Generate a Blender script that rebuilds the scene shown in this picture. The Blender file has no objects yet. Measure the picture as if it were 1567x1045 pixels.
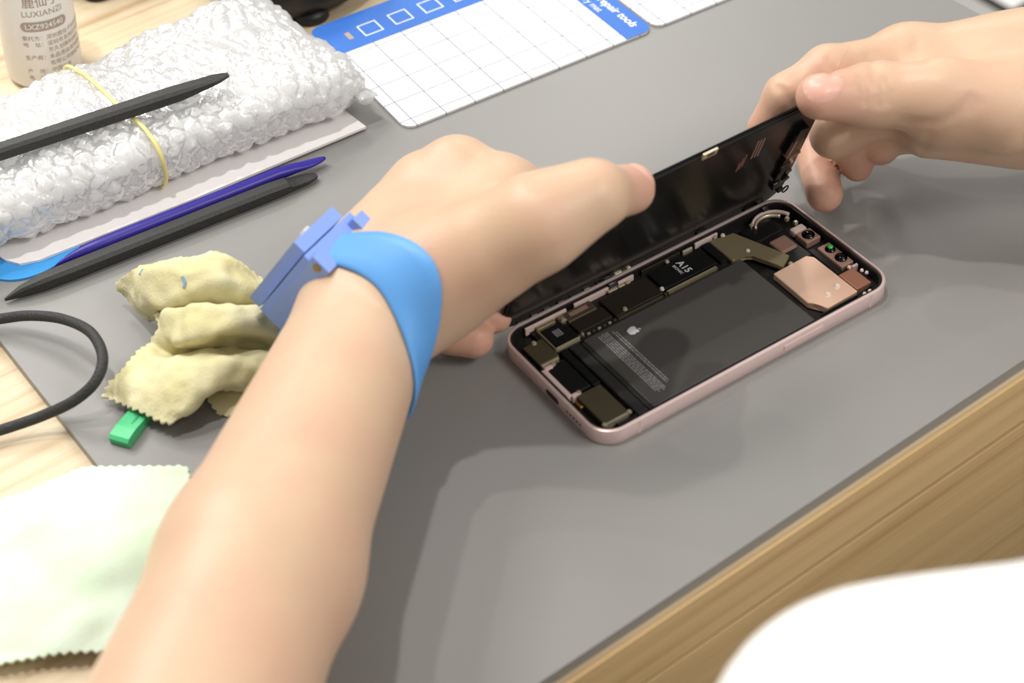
import bpy, bmesh, math, random
import numpy as np
from mathutils import Vector, Matrix, noise
random.seed(4)
PI = math.pi
S = bpy.context.scene
COL = S.collection

# ------------------------------------------------------------------ camera
W, H = 1567, 1045
F = 2543.51
M = np.array([[0.79903164, -0.59909248, -0.05134816],
              [0.44493306, 0.53165423, 0.72067910],
              [0.40445396, 0.59869189, -0.69136460]])   # right, up, forward
CAM = np.array([0.0, 0.0, 0.46163721])
cd = bpy.data.cameras.new('camera'); cam = bpy.data.objects.new('camera', cd); COL.objects.link(cam)
cd.sensor_width = 36; cd.lens = F / W * 36; cd.clip_start = 0.01
cam.matrix_world = Matrix(((M[0][0], M[1][0], -M[2][0], CAM[0]), (M[0][1], M[1][1], -M[2][1], CAM[1]),
                           (M[0][2], M[1][2], -M[2][2], CAM[2]), (0, 0, 0, 1)))
cd.dof.use_dof = True; cd.dof.focus_distance = 0.722; cd.dof.aperture_fstop = 9.0
S.camera = cam

def ray(px, py):
    r = np.array([(px - W / 2) / F, -(py - H / 2) / F, 1.0]) @ M
    return r / np.linalg.norm(r)
def P(px, py, z=0.0):
    """world point at height z seen at this place of the photograph"""
    r = ray(px, py); return CAM + (z - CAM[2]) / r[2] * r
def unit(a): a = np.array(a, float); return a / np.linalg.norm(a)

# ------------------------------------------------------------------ materials
def lin(c):
    return tuple(((x / 255) / 12.92 if x / 255 <= .04045 else ((x / 255 + .055) / 1.055) ** 2.4) for x in c) + (1,)
def mat(name, rgb, rough=.5, metal=0., spec=.5, sss=0., trans=0., coat=0., bump=None, var=None, emit=None, ior=1.45, sssr=(.004, .0015, .0008)):
    m = bpy.data.materials.new(name); m.use_nodes = True
    nt = m.node_tree; b = nt.nodes['Principled BSDF']
    b.inputs['Base Color'].default_value = lin(rgb)
    b.inputs['Roughness'].default_value = rough; b.inputs['Metallic'].default_value = metal
    b.inputs['Specular IOR Level'].default_value = spec; b.inputs['IOR'].default_value = ior
    b.inputs['Transmission Weight'].default_value = trans; b.inputs['Coat Weight'].default_value = coat
    b.inputs['Coat Roughness'].default_value = .08
    if sss:
        b.inputs['Subsurface Weight'].default_value = sss; b.inputs['Subsurface Radius'].default_value = (1, .4, .2)
        b.inputs['Subsurface Scale'].default_value = sssr[0]
    if emit:
        b.inputs['Emission Color'].default_value = lin(emit[0]); b.inputs['Emission Strength'].default_value = emit[1]
    tc = nt.nodes.new('ShaderNodeTexCoord')
    if var:                                   # (scale, other colour)
        n = nt.nodes.new('ShaderNodeTexNoise'); n.inputs['Scale'].default_value = var[0]; n.inputs['Detail'].default_value = 4
        nt.links.new(tc.outputs['Object'], n.inputs['Vector'])
        mx = nt.nodes.new('ShaderNodeMix'); mx.data_type = 'RGBA'
        rp = nt.nodes.new('ShaderNodeMapRange'); rp.inputs[1].default_value = .35; rp.inputs[2].default_value = .65
        nt.links.new(n.outputs['Fac'], rp.inputs[0]); nt.links.new(rp.outputs[0], mx.inputs[0])
        mx.inputs[6].default_value = lin(rgb); mx.inputs[7].default_value = lin(var[1])
        nt.links.new(mx.outputs[2], b.inputs['Base Color'])
    if bump:                                  # (scale, strength, distance)
        n = nt.nodes.new('ShaderNodeTexNoise'); n.inputs['Scale'].default_value = bump[0]; n.inputs['Detail'].default_value = 5
        nt.links.new(tc.outputs['Object'], n.inputs['Vector'])
        bp = nt.nodes.new('ShaderNodeBump'); bp.inputs['Strength'].default_value = bump[1]; bp.inputs['Distance'].default_value = bump[2]
        nt.links.new(n.outputs['Fac'], bp.inputs['Height']); nt.links.new(bp.outputs[0], b.inputs['Normal'])
    return m

def wood(name, light, dark, rough=.45):
    m = mat(name, light, rough); nt = m.node_tree; b = nt.nodes['Principled BSDF']
    tc = nt.nodes.new('ShaderNodeTexCoord')
    def noi(sc, vec, det=6):
        mp = nt.nodes.new('ShaderNodeMapping'); mp.inputs['Scale'].default_value = vec
        nt.links.new(tc.outputs['Object'], mp.inputs['Vector'])
        n = nt.nodes.new('ShaderNodeTexNoise'); n.inputs['Scale'].default_value = sc; n.inputs['Detail'].default_value = det
        nt.links.new(mp.outputs[0], n.inputs['Vector']); return n
    a = noi(1, (3.5, 130, 130)); c = noi(1, (10, 560, 560), 3)
    ad = nt.nodes.new('ShaderNodeMath'); ad.operation = 'ADD'
    mu = nt.nodes.new('ShaderNodeMath'); mu.operation = 'MULTIPLY'; mu.inputs[1].default_value = .35
    nt.links.new(c.outputs['Fac'], mu.inputs[0]); nt.links.new(a.outputs['Fac'], ad.inputs[0]); nt.links.new(mu.outputs[0], ad.inputs[1])
    rp = nt.nodes.new('ShaderNodeValToRGB')
    rp.color_ramp.elements[0].position = .46; rp.color_ramp.elements[0].color = lin(dark)
    rp.color_ramp.elements[1].position = .78; rp.color_ramp.elements[1].color = lin(light)
    e = rp.color_ramp.elements.new(.6); e.color = lin([(x * 2 + y) / 3 for x, y in zip(light, dark)])
    nt.links.new(ad.outputs[0], rp.inputs[0]); nt.links.new(rp.outputs[0], b.inputs['Base Color'])
    return m

MT = {}
MT['wood'] = wood('oak_wood', (216, 198, 168), (184, 156, 118))
MT['wood_front'] = wood('oak_front', (214, 184, 134), (188, 154, 106), .5)
MT['mat'] = mat('grey_rubber', (135, 134, 132), .37, spec=.45, bump=(900, .06, .0004))
MT['black'] = mat('black_plastic', (26, 26, 27), .45, bump=(1500, .1, .0003))
MT['blackgloss'] = mat('black_glass', (5, 5, 6), .12, spec=.35)
MT['screenback'] = mat('display_backing', (22, 21, 20), .22, spec=.5, bump=(60, .02, .001))
MT['pink'] = mat('rose_aluminium', (232, 208, 205), .36, metal=.5, bump=(2500, .05, .0002))
MT['pinkplastic'] = mat('rose_plastic', (205, 182, 176), .45)
MT['chassis'] = mat('chassis_dark', (22, 20, 19), .5)
MT['battery'] = mat('battery_wrap', (70, 68, 66), .42, spec=.4)
MT['battery2'] = mat('battery_tab', (38, 38, 38), .5)
MT['label'] = mat('pale_print', (200, 200, 202), .6)
MT['labeldim'] = mat('dim_print', (136, 136, 138), .6)
MT['shield'] = mat('bronze_shield', (92, 85, 68), .36, metal=.5)
MT['shielddark'] = mat('dark_shield', (50, 44, 36), .4, metal=.4)
MT['olive'] = mat('olive_shield', (160, 148, 116), .34, metal=.6)
MT['gold'] = mat('copper_plate', (242, 206, 182), .36, metal=.5)
MT['brownplate'] = mat('brown_plate', (150, 105, 85), .45, metal=.3)
MT['taupe'] = mat('taupe_plate', (150, 118, 104), .5, metal=.2)
MT['chip'] = mat('chip_black', (20, 20, 21), .3)
MT['solder'] = mat('pale_metal', (206, 196, 168), .3, metal=.6)
MT['screw'] = mat('screw_steel', (246, 236, 232), .2, metal=.35)
MT['goldpin'] = mat('gold_contact', (225, 180, 95), .25, metal=1.)
MT['green'] = mat('green_coating', (20, 200, 70), .15, coat=.6, emit=None)
MT['blue'] = mat('blue_print', (54, 110, 196), .5)
MT['white'] = mat('white_print', (244, 244, 245), .5)
MT['strap'] = mat('blue_rubber', (92, 156, 222), .5, bump=(3000, .1, .0002))
MT['buckle'] = mat('blue_plastic', (136, 164, 230), .4)
MT['red'] = mat('red_print', (205, 90, 120), .5)
MT['brass'] = mat('aged_brass', (150, 120, 70), .4, metal=.8)
MT['spudger'] = mat('dark_grey_nylon', (38, 38, 37), .5, bump=(1800, .4, .0004), var=(1500, (54, 54, 52)))
MT['purple'] = mat('violet_plastic', (48, 36, 142), .38)
MT['trayblue'] = mat('sky_blue_plastic', (66, 160, 232), .35)
MT['foam'] = mat('white_foam', (246, 242, 240), .75, bump=(300, .2, .001))
MT['band'] = mat('yellow_rubber', (244, 228, 150), .45, sss=.2)
MT['cable'] = mat('braided_sleeve', (48, 49, 49), .65)
MT['yellowcloth'] = mat('chamois', (218, 212, 176), .9, bump=(900, .5, .0006), var=(45, (202, 194, 146)))
MT['ink'] = mat('blue_ink', (120, 160, 190), .8)
MT['greencloth'] = mat('pale_microfibre', (228, 242, 226), .9, bump=(1200, .4, .0005), var=(22, (208, 232, 198)))
MT['tag'] = mat('green_plastic', (76, 190, 128), .4)
MT['shirt'] = mat('white_cotton', (250, 250, 250), .9, bump=(700, .2, .0006))
MT['stand'] = mat('black_enamel', (34, 34, 35), .35, bump=(1200, .1, .0003))
MT['bottle'] = mat('milky_plastic', (234, 233, 230), .3, sss=.1, sssr=(.008, 0, 0))
MT['liquid'] = mat('pale_liquid', (236, 220, 186), .3, sss=.4, sssr=(.01, 0, 0))
MT['ink_brown'] = mat('taupe_ink', (172, 154, 142), .6)
MT['floor'] = mat('grey_floor', (98, 95, 92), .7, var=(160, (76, 74, 72)))
MT['box'] = mat('white_board', (250, 250, 250), .5)
MT['boxdark'] = mat('dark_edge', (70, 66, 66), .6)
MT['nail'] = mat('nail', (222, 172, 156), .34, sss=.15)

# ------------------------------------------------------------------ object helpers
def link(o, parent=None):
    COL.objects.link(o)
    if parent is not None: o.parent = parent
    return o
def empty(name, loc=(0, 0, 0)):
    o = bpy.data.objects.new(name, None); o.empty_display_size = .01; o.location = loc; return link(o)
def tag(o, label, cat=None, group=None, kind=None):
    o['label'] = label
    if cat: o['category'] = cat
    if group: o['group'] = group
    if kind: o['kind'] = kind
    return o
def mesh(name, verts, faces, m, parent=None, smooth=False, local=True):
    """a mesh; vertices in world metres; parented objects keep their world place"""
    off = np.array(parent_loc(parent)) if parent is not None else np.zeros(3)
    me = bpy.data.meshes.new(name)
    v = np.asarray(verts, float) - off
    me.from_pydata(v.tolist(), [], [list(f) for f in faces])
    me.materials.append(m if not isinstance(m, str) else MT[m])
    if smooth: me.polygons.foreach_set('use_smooth', [True] * len(me.polygons))
    me.update()
    return link(bpy.data.objects.new(name, me), parent)
def parent_loc(p):
    l = np.array(p.location)
    while p.parent is not None: p = p.parent; l = l + np.array(p.location)
    return l
def frombm(name, bm, m, parent=None, smooth=False):
    bmesh.ops.recalc_face_normals(bm, faces=bm.faces)
    off = parent_loc(parent) if parent is not None else np.zeros(3)
    bmesh.ops.translate(bm, verts=bm.verts, vec=Vector((-off).tolist()))
    me = bpy.data.meshes.new(name); bm.to_mesh(me); bm.free()
    me.materials.append(MT[m] if isinstance(m, str) else m)
    if smooth:
        me.polygons.foreach_set('use_smooth', [True] * len(me.polygons))
    return link(bpy.data.objects.new(name, me), parent)
def frame_m(o, x, y, z):
    return Matrix(((x[0], y[0], z[0], o[0]), (x[1], y[1], z[1], o[1]), (x[2], y[2], z[2], o[2]), (0, 0, 0, 1)))
def bbox(bm, c, size, fm=Matrix(), bev=0., seg=2):
    r = bmesh.ops.create_cube(bm, size=1, matrix=fm @ Matrix.Translation(c) @ Matrix.Diagonal((size[0], size[1], size[2], 1)))
    if bev:
        es = list({e for v in r['verts'] for e in v.link_edges})
        bmesh.ops.bevel(bm, geom=es, offset=bev * fm.to_scale()[0], segments=seg, affect='EDGES', profile=.5)
def bcyl(bm, c, r, h, fm=Matrix(), r2=None, seg=24):
    bmesh.ops.create_cone(bm, cap_ends=True, segments=seg, radius1=r, radius2=r if r2 is None else r2, depth=h, matrix=fm @ Matrix.Translation(c))
def prism(bm, pts, z0, z1, fm=Matrix()):
    a = [bm.verts.new(fm @ Vector((p[0], p[1], z0))) for p in pts]
    b = [bm.verts.new(fm @ Vector((p[0], p[1], z1))) for p in pts]
    n = len(pts); bm.faces.new(a[::-1]); bm.faces.new(b)
    for i in range(n): bm.faces.new((a[i], a[(i + 1) % n], b[(i + 1) % n], b[i]))
def rrect(x0, y0, x1, y1, r, n=8):
    out = []
    for cx, cy, a0 in ((x1 - r, y1 - r, 0), (x0 + r, y1 - r, 90), (x0 + r, y0 + r, 180), (x1 - r, y0 + r, 270)):
        for i in range(n + 1):
            a = math.radians(a0 + 90 * i / n); out.append((cx + r * math.cos(a), cy + r * math.sin(a)))
    return out
def catmull(pts, n=8):
    p = [np.array(q, float) for q in pts]; p = [2 * p[0] - p[1]] + p + [2 * p[-1] - p[-2]]
    out = []
    for i in range(1, len(p) - 2):
        for k in range(n):
            t = k / n
            out.append(.5 * (2 * p[i] + (p[i + 1] - p[i - 1]) * t + (2 * p[i - 1] - 5 * p[i] + 4 * p[i + 1] - p[i + 2]) * t * t +
                             (3 * p[i] - p[i - 1] - 3 * p[i + 1] + p[i + 2]) * t ** 3))
    out.append(p[-2]); return out
def tube(pts, r, seg=12, up=(0, 0, 1), flat=1.):
    """sweep; r may be a list; returns verts, faces"""
    pts = [np.array(p, float) for p in pts]; V = []; Fc = []
    n = len(pts); rs = r if isinstance(r, (list, tuple)) else [r] * n
    for i, p in enumerate(pts):
        t = unit(pts[min(i + 1, n - 1)] - pts[max(i - 1, 0)])
        s = np.cross(t, up); s = unit(s); u = np.cross(s, t)
        for k in range(seg):
            a = 2 * PI * k / seg
            V.append(p + rs[i] * (math.cos(a) * s + flat * math.sin(a) * u))
    for i in range(n - 1):
        for k in range(seg):
            a = i * seg + k; b = i * seg + (k + 1) % seg
            Fc.append((a, b, b + seg, a + seg))
    Fc.append(tuple(range(seg))[::-1]); Fc.append(tuple(range((n - 1) * seg, n * seg)))
    return V, Fc
def text_geo(s, size, extrude=0., align='CENTER', shear=0., bold=0.):
    cu = bpy.data.curves.new('lettering', 'FONT'); cu.body = s; cu.size = size; cu.align_x = align; cu.align_y = 'CENTER'
    cu.resolution_u = 3; cu.shear = shear; cu.offset = bold
    o = bpy.data.objects.new('lettering', cu); COL.objects.link(o)
    dg = bpy.context.evaluated_depsgraph_get(); dg.update()
    me = bpy.data.meshes.new_from_object(o.evaluated_get(dg))
    v = np.array([x.co[:] for x in me.vertices]) if len(me.vertices) else np.zeros((0, 3))
    f = [list(p.vertices) for p in me.polygons]
    bpy.data.meshes.remove(me); bpy.data.objects.remove(o); bpy.data.curves.remove(cu)
    return v, f
def lettering(name, items, fm, m, parent):
    """items: list of (text, size, x, y, rot_deg, align); flat letters lying in the frame's xy plane"""
    V = []; Fc = []
    for it in items:
        v, f = text_geo(it[0], it[1], align=it[5], shear=it[6] if len(it) > 6 else 0, bold=it[7] if len(it) > 7 else 0)
        if not len(v): continue
        a = math.radians(it[4]); R = np.array([[math.cos(a), -math.sin(a)], [math.sin(a), math.cos(a)]])
        q = v[:, :2] @ R.T + np.array(it[2:4])
        b = len(V)
        for x, y in q: V.append(fm @ Vector((x, y, 0)))
        Fc += [[i + b for i in g] for g in f]
    return mesh(name, [tuple(x) for x in V], Fc, m, parent)

# ------------------------------------------------------------------ implicit surfaces for flesh and clothing
class Cap:
    """tapered capsule; fl = (direction, factor) makes it thinner along a direction"""
    def __init__(s, a, b, ra, rb, k=.004, fl=None):
        s.a = np.array(a, float); s.b = np.array(b, float); s.ra = ra; s.rb = rb; s.k = k; s.fl = fl
        s.ab = s.b - s.a; s.l2 = max(s.ab @ s.ab, 1e-12)
    def d(s, p):
        q = p - s.a; t = np.clip(q @ s.ab / s.l2, 0, 1)
        e = q - t[:, None] * s.ab
        if s.fl is not None:
            n = s.fl[0]; c = e @ n; e = e + (c * (s.fl[1] - 1))[:, None] * n
        return np.sqrt((e * e).sum(1)) - (s.ra + (s.rb - s.ra) * t)
    def near(s, c, R):
        q = c - s.a; t = min(max(q @ s.ab / s.l2, 0), 1)
        return np.linalg.norm(q - t * s.ab) - max(s.ra, s.rb) < R
def smin(a, b, k):
    h = np.maximum(k - np.abs(a - b), 0) / k
    return np.minimum(a, b) - h * h * k * .25
class Flesh:
    def __init__(s): s.core = []; s.limbs = []; s.grooves = []; s.bumps = []
    def d(s, p, c=None, R=None):
        BIG = 1.
        def chain(L):
            r = None
            for x in L:
                if c is not None and not x.near(c, R): continue
                q = x.d(p); r = q if r is None else smin(r, q, x.k)
            return r
        core = chain(s.core); out = core
        for L, k in s.limbs:
            l = chain(L)
            if l is None: continue
            if core is not None: l = smin(core, l, k)
            out = l if out is None else np.minimum(out, l)
        if out is None: out = np.full(len(p), BIG)
        for (pts, dep, wd) in s.grooves:
            if c is not None and np.min(np.linalg.norm(pts - c, axis=1)) > R + .03: continue
            m = np.full(len(p), 9.)
            for i in range(len(pts) - 1):
                ab = pts[i + 1] - pts[i]; q = p - pts[i]; t = np.clip(q @ ab / (ab @ ab + 1e-12), 0, 1)
                m = np.minimum(m, ((q - t[:, None] * ab) ** 2).sum(1))
            out = out + dep * np.exp(-m / wd ** 2)
        return out
    def hit(s, o, dr, t0=0., t1=1.2):
        t = t0; o = np.array(o, float); dr = np.array(dr, float)
        for _ in range(300):
            d = float(s.d((o + t * dr)[None])[0])
            if d < 1e-5: return o + t * dr
            t += max(d * .7, 1e-5)
            if t > t1: return None
        return o + t * dr
    def pix(s, px, py): return s.hit(CAM, ray(px, py), .2, 1.2)
    def grad(s, p):
        e = 5e-4; g = np.array([float(s.d((p + e * x)[None])[0] - s.d((p - e * x)[None])[0]) for x in np.eye(3)]); return unit(g)
    def groove(s, pix, dep=.0007, wd=.0009):
        pts = [s.pix(*q) for q in pix]; pts = [q for q in pts if q is not None]
        if len(pts) > 1: s.grooves.append((np.array(pts), dep, wd))
def surface_nets(sd, lo, hi, vox, B=16):
    lo = np.array(lo); n = np.ceil((np.array(hi) - lo) / vox).astype(int); nb = -(-n // B)
    N = nb * B + 2
    g = np.stack(np.meshgrid(*[np.arange(B + 1)] * 3, indexing='ij'), -1).reshape(-1, 3)
    half = B * vox * .5 * math.sqrt(3)
    ids = []; vs = []; quads = []
    corners = [(i, j, k) for i in (0, 1) for j in (0, 1) for k in (0, 1)]
    gid = lambda a: (a[..., 0] * N[1] + a[..., 1]) * N[2] + a[..., 2]
    for bi in np.ndindex(*nb):
        base = np.array(bi) * B; c = lo + (base + B / 2) * vox
        if abs(float(sd(c[None], c, half + .05)[0])) > half * 1.5 + .012: continue
        p = lo + (base + g) * vox
        D = sd(p, c, half + .05).reshape(B + 1, B + 1, B + 1)
        if D.min() > 0 or D.max() < 0: continue
        s = D < 0
        cnt = sum(s[i:B + i, j:B + j, k:B + k].astype(int) for i, j, k in corners)
        act = np.argwhere((cnt > 0) & (cnt < 8))
        if not len(act): continue
        acc = np.zeros((len(act), 3)); w = np.zeros(len(act))
        for a in corners:
            for ax in range(3):
                if a[ax]: continue
                b = list(a); b[ax] = 1
                da = D[act[:, 0] + a[0], act[:, 1] + a[1], act[:, 2] + a[2]]; db = D[act[:, 0] + b[0], act[:, 1] + b[1], act[:, 2] + b[2]]
                cr = (da < 0) != (db < 0)
                t = np.where(cr, da / np.where(cr, da - db, 1), 0)
                q = np.tile(np.array(a, float), (len(act), 1)); q[:, ax] += t
                acc += q * cr[:, None]; w += cr
        vs.append(lo + (base + act + acc / w[:, None]) * vox); ids.append(gid(base + act))
        for ax in range(3):
            u, v = [(1, 2), (2, 0), (0, 1)][ax]
            sl0 = [slice(0, B)] * 3; sl1 = list(sl0); sl1[ax] = slice(1, B + 1)
            A = s[tuple(sl0)]; Bs = s[tuple(sl1)]
            e = np.argwhere(A != Bs)
            if not len(e): continue
            ins = A[e[:, 0], e[:, 1], e[:, 2]]
            e = e + base
            du = np.zeros(3, int); du[u] = 1; dv = np.zeros(3, int); dv[v] = 1
            q = np.stack([gid(e - du - dv), gid(e - dv), gid(e), gid(e - du)], 1)
            q[~ins] = q[~ins][:, ::-1]
            quads.append(q)
    ids = np.concatenate(ids); vs = np.concatenate(vs); quads = np.concatenate(quads)
    o = np.argsort(ids); ids = ids[o]; vs = vs[o]
    k = np.clip(np.searchsorted(ids, quads), 0, len(ids) - 1)
    ok = (ids[k] == quads).all(1)
    return vs, k[ok]
# ------------------------------------------------------------------ lights and world
wd = bpy.data.worlds.new('world'); S.world = wd; wd.use_nodes = True
wd.node_tree.nodes['Background'].inputs['Color'].default_value = (1, .985, .96, 1)
wd.node_tree.nodes['Background'].inputs['Strength'].default_value = .46
def lamp(name, loc, target, size, power, col=(1, .97, .92)):
    l = bpy.data.lights.new(name, 'AREA'); l.shape = 'RECTANGLE'; l.size, l.size_y = size; l.energy = power; l.color = col
    o = bpy.data.objects.new(name, l); o.location = loc; COL.objects.link(o)
    o.rotation_euler = (Vector(target) - Vector(loc)).to_track_quat('-Z', 'Y').to_euler(); return o
for i, (y, w) in enumerate(((.60, 11), (1.15, 7.6), (1.7, 5.6), (2.3, 4))):
    lamp('ceiling_lamp', (.14 - .03 * i, y, 1.6), (.14 - .03 * i, y - .05, 0), (.055, .055), w)
lamp('ceiling_panel', (-.45, 1.6, 1.75), (0, .5, 0), (.6, .5), 20)
lamp('back_sheen_fill', (.25, 2.95, 1.95), (.3, 2.0, 0), (1.3, .7), 42)  # added light, placed so its reflection brightens the mat's left side
lamp('front_fill', (.85, -.85, 1.45), (.3, .4, 0), (.7, .5), 21)  # added fill from the camera side, lifts the shaded skin
lamp('far_panel', (1.9, 2.4, 1.7), (.4, .4, 0), (.5, .5), 13)
S.view_settings.view_transform = 'Standard'; S.view_settings.look = 'None'; S.view_settings.exposure = -.30
S.view_settings.gamma = 1; S.view_settings.use_curve_mapping = False
S.render.film_transparent = False

MT['wall'] = mat('wall_paint', (226, 222, 214), .7)
# ------------------------------------------------------------------ setting: floor and desk
bm = bmesh.new(); bbox(bm, (.6, .8, -.775), (7, 6, .05)); tag(frombm('floor', bm, 'floor'), 'grey speckled floor', kind='structure')
for nm, c, sz in (('wall_back', (.6, 3.8, 1.0), (7, .1, 3.6)), ('wall_left', (-2.9, .8, 1.0), (.1, 6, 3.6))):
    bm = bmesh.new(); bbox(bm, c, sz); tag(frombm(nm, bm, 'wall'), 'pale plain wall', kind='structure')
ZT = -.0055                                         # wooden top; the rubber mat's face is z = 0
desk = empty('desk', (.1, .262, -.75)); tag(desk, 'light oak workbench with a grooved front, under the grey rubber mat', 'desk')
X0, X1 = -.75, .5895
bm = bmesh.new(); bbox(bm, ((X0 + X1) / 2, .262 + .42, (ZT - .034) / 2), (X1 - X0, .84, .034 + ZT), bev=.0012)
frombm('desktop', bm, 'wood', desk)
bm = bmesh.new(); bbox(bm, ((X0 + X1) / 2, .2602 + .009, -.0370 - .2), (X1 - X0 - .002, .018, .400), bev=.0004)
o = frombm('front_panel', bm, 'wood_front', desk)
# the edge band on the top's front reads as the same oak as the panel
bm = bmesh.new(); bbox(bm, ((X0 + X1) / 2, .2611, (ZT - .0342) / 2 - .0002), (X1 - X0, .0018, .0342 + ZT - .0004), bev=.0005)
frombm('edge_band', bm, 'wood_front', desk)
for x in (X0 + .03, X1 - .03):
    bm = bmesh.new(); bbox(bm, (x, .69, -.392), (.03, .8, .714), bev=.002); frombm('side_panel', bm, 'wood_front', desk)

# rubber mat
bm = bmesh.new(); prism(bm, rrect(.1085, .2636, .5868, .632, .004, 4), ZT, 0)
tag(frombm('desk_mat', bm, 'mat'), 'large grey rubber mat lying along the front of the oak bench', 'mat')

# ------------------------------------------------------------------ printed magnetic mats
def grid_mat(name):
    m = mat(name, (246, 246, 247), .45); nt = m.node_tree; b = nt.nodes['Principled BSDF']
    tc = nt.nodes.new('ShaderNodeTexCoord'); sx = nt.nodes.new('ShaderNodeSeparateXYZ'); nt.links.new(tc.outputs['Object'], sx.inputs[0])
    def mth(op, a, bb):
        n = nt.nodes.new('ShaderNodeMath'); n.operation = op
        for i, q in enumerate((a, bb)):
            if q is None: continue
            if isinstance(q, (int, float)): n.inputs[i].default_value = q
            else: nt.links.new(q, n.inputs[i])
        return n.outputs[0]
    def lines(src, step, wdt, off):
        f = mth('FRACT', mth('DIVIDE', mth('ADD', src, off), step), None)
        return mth('LESS_THAN', f, wdt / step)
    X, Y = sx.outputs[0], sx.outputs[1]
    solid = mth('MAXIMUM', lines(X, .0158, .0005, .5), lines(Y, .0158, .0005, .5))
    dash = mth('MULTIPLY', lines(Y, .00527, .0002, .5), lines(X, .0012, .0006, .5))
    dash2 = mth('MULTIPLY', lines(X, .00527, .0002, .5), lines(Y, .0012, .0006, .5))
    tot = mth('MINIMUM', mth('ADD', mth('MULTIPLY', solid, .85), mth('MULTIPLY', mth('MAXIMUM', dash, dash2), .5)), .85)
    mx = nt.nodes.new('ShaderNodeMix'); mx.data_type = 'RGBA'; nt.links.new(tot, mx.inputs[0])
    mx.inputs[6].default_value = lin((226, 226, 227)); mx.inputs[7].default_value = lin((60, 70, 110))
    nt.links.new(mx.outputs[2], b.inputs['Base Color']); return m
MT['grid'] = grid_mat('printed_grid')
def memory_mat(org, ang, wdt, dep, top, side, label, words):
    r = empty('memory_mat', org); r.rotation_euler = (0, 0, ang); bpy.context.view_layer.update()
    tag(r, label, 'mat', 'white gridded mats at the back of the rubber mat')
    def add(name, bm, m):
        me = bpy.data.meshes.new(name); bmesh.ops.recalc_face_normals(bm, faces=bm.faces); bm.to_mesh(me); bm.free(); me.materials.append(MT[m]); return link(bpy.data.objects.new(name, me), r)
    bm = bmesh.new(); prism(bm, rrect(0, 0, wdt, dep, .0055), 0, .0012); add('sheet', bm, 'grid')
    z = .00135
    bm = bmesh.new()
    pts = rrect(0, 0, wdt, dep, .0055)
    if top:
        q = [p for p in pts if p[1] > dep - top] + [(0, dep - top), (wdt, dep - top)]
        prism(bm, q, .0011, z)
    if side:
        q = [(wdt - side, 0)] + [p for p in pts if p[0] > wdt - .0056 and p[1] < .01] + [(wdt, dep - top), (wdt - side, dep - top)]
        prism(bm, q, .0011, z)
    if top or side: add('blue_border', bm, 'blue')
    if top:
        qx = P(567, 47) - np.array(org); ex = np.array([math.cos(ang), math.sin(ang), 0]); ey = np.array([-ex[1], ex[0], 0])
        cx0, cy0, sq = qx @ ex, qx @ ey, .0052
        for i in range(6):
            bm = bmesh.new(); cx_ = cx0 + .0174 * i; t_ = .0006
            for (a, b2, c, d) in ((-sq, -sq, sq, -sq + t_), (-sq, sq - t_, sq, sq), (-sq, -sq + t_, -sq + t_, sq - t_), (sq - t_, -sq + t_, sq, sq - t_)):
                prism(bm, [(cx_ + a, cy0 + b2), (cx_ + c, cy0 + b2), (cx_ + c, cy0 + d), (cx_ + a, cy0 + d)], z, z + .0001)
            add('printed_square', bm, 'white')
        x0 = cx0 - .0120; bm = bmesh.new(); prism(bm, [(x0 - .0013, cy0 - .0033), (x0 + .0013, cy0 - .0033), (x0 + .0013, cy0 + .0033), (x0 - .0013, cy0 + .0033)], z, z + .0001)
        add('printed_tab', bm, 'ink_brown')
    if words:
        fm = Matrix.Translation((0, 0, z + .0001)) @ Matrix.Identity(4)
        V = []; Fc = []
        for (s, size, x, y, sh, bo) in words:
            v, f = text_geo(s, size, align='RIGHT', shear=sh, bold=bo); b0 = len(V)
            for p in v: V.append((x + p[1], y - p[0], z + .0001))          # reads along the side strip
            Fc += [[i + b0 for i in g] for g in f]
        me = bpy.data.meshes.new('lettering'); me.from_pydata([tuple(map(float, p)) for p in V], [], Fc); me.materials.append(MT['white'])
        link(bpy.data.objects.new('lettering', me), r)
    return r
A = P(622, 201); Bq = P(1000, 48); ang = math.atan2(Bq[1] - A[1], Bq[0] - A[0]); wdt = float(np.linalg.norm(Bq - A))
org = A + .0002 * np.array([0, 0, 1])
memory_mat(tuple(org), ang, wdt, .1015, .0290, .0160, 'white gridded mat with blue borders and white squares, beside the bubble wrap',
           [('phone repair tools', .0066, wdt - .0060, .0075, .25, .00009), ('memory mat', .0054, wdt - .0122, .0285, 0, .00001)])
o2 = org + (wdt + .0014) * np.array([math.cos(ang), math.sin(ang), 0]) + np.array([0.0003, .0006, 0])
memory_mat(tuple(o2), ang + .002, .125, .1035, 0, 0, 'white gridded mat at the back, right of the blue bordered one', None)

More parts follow.
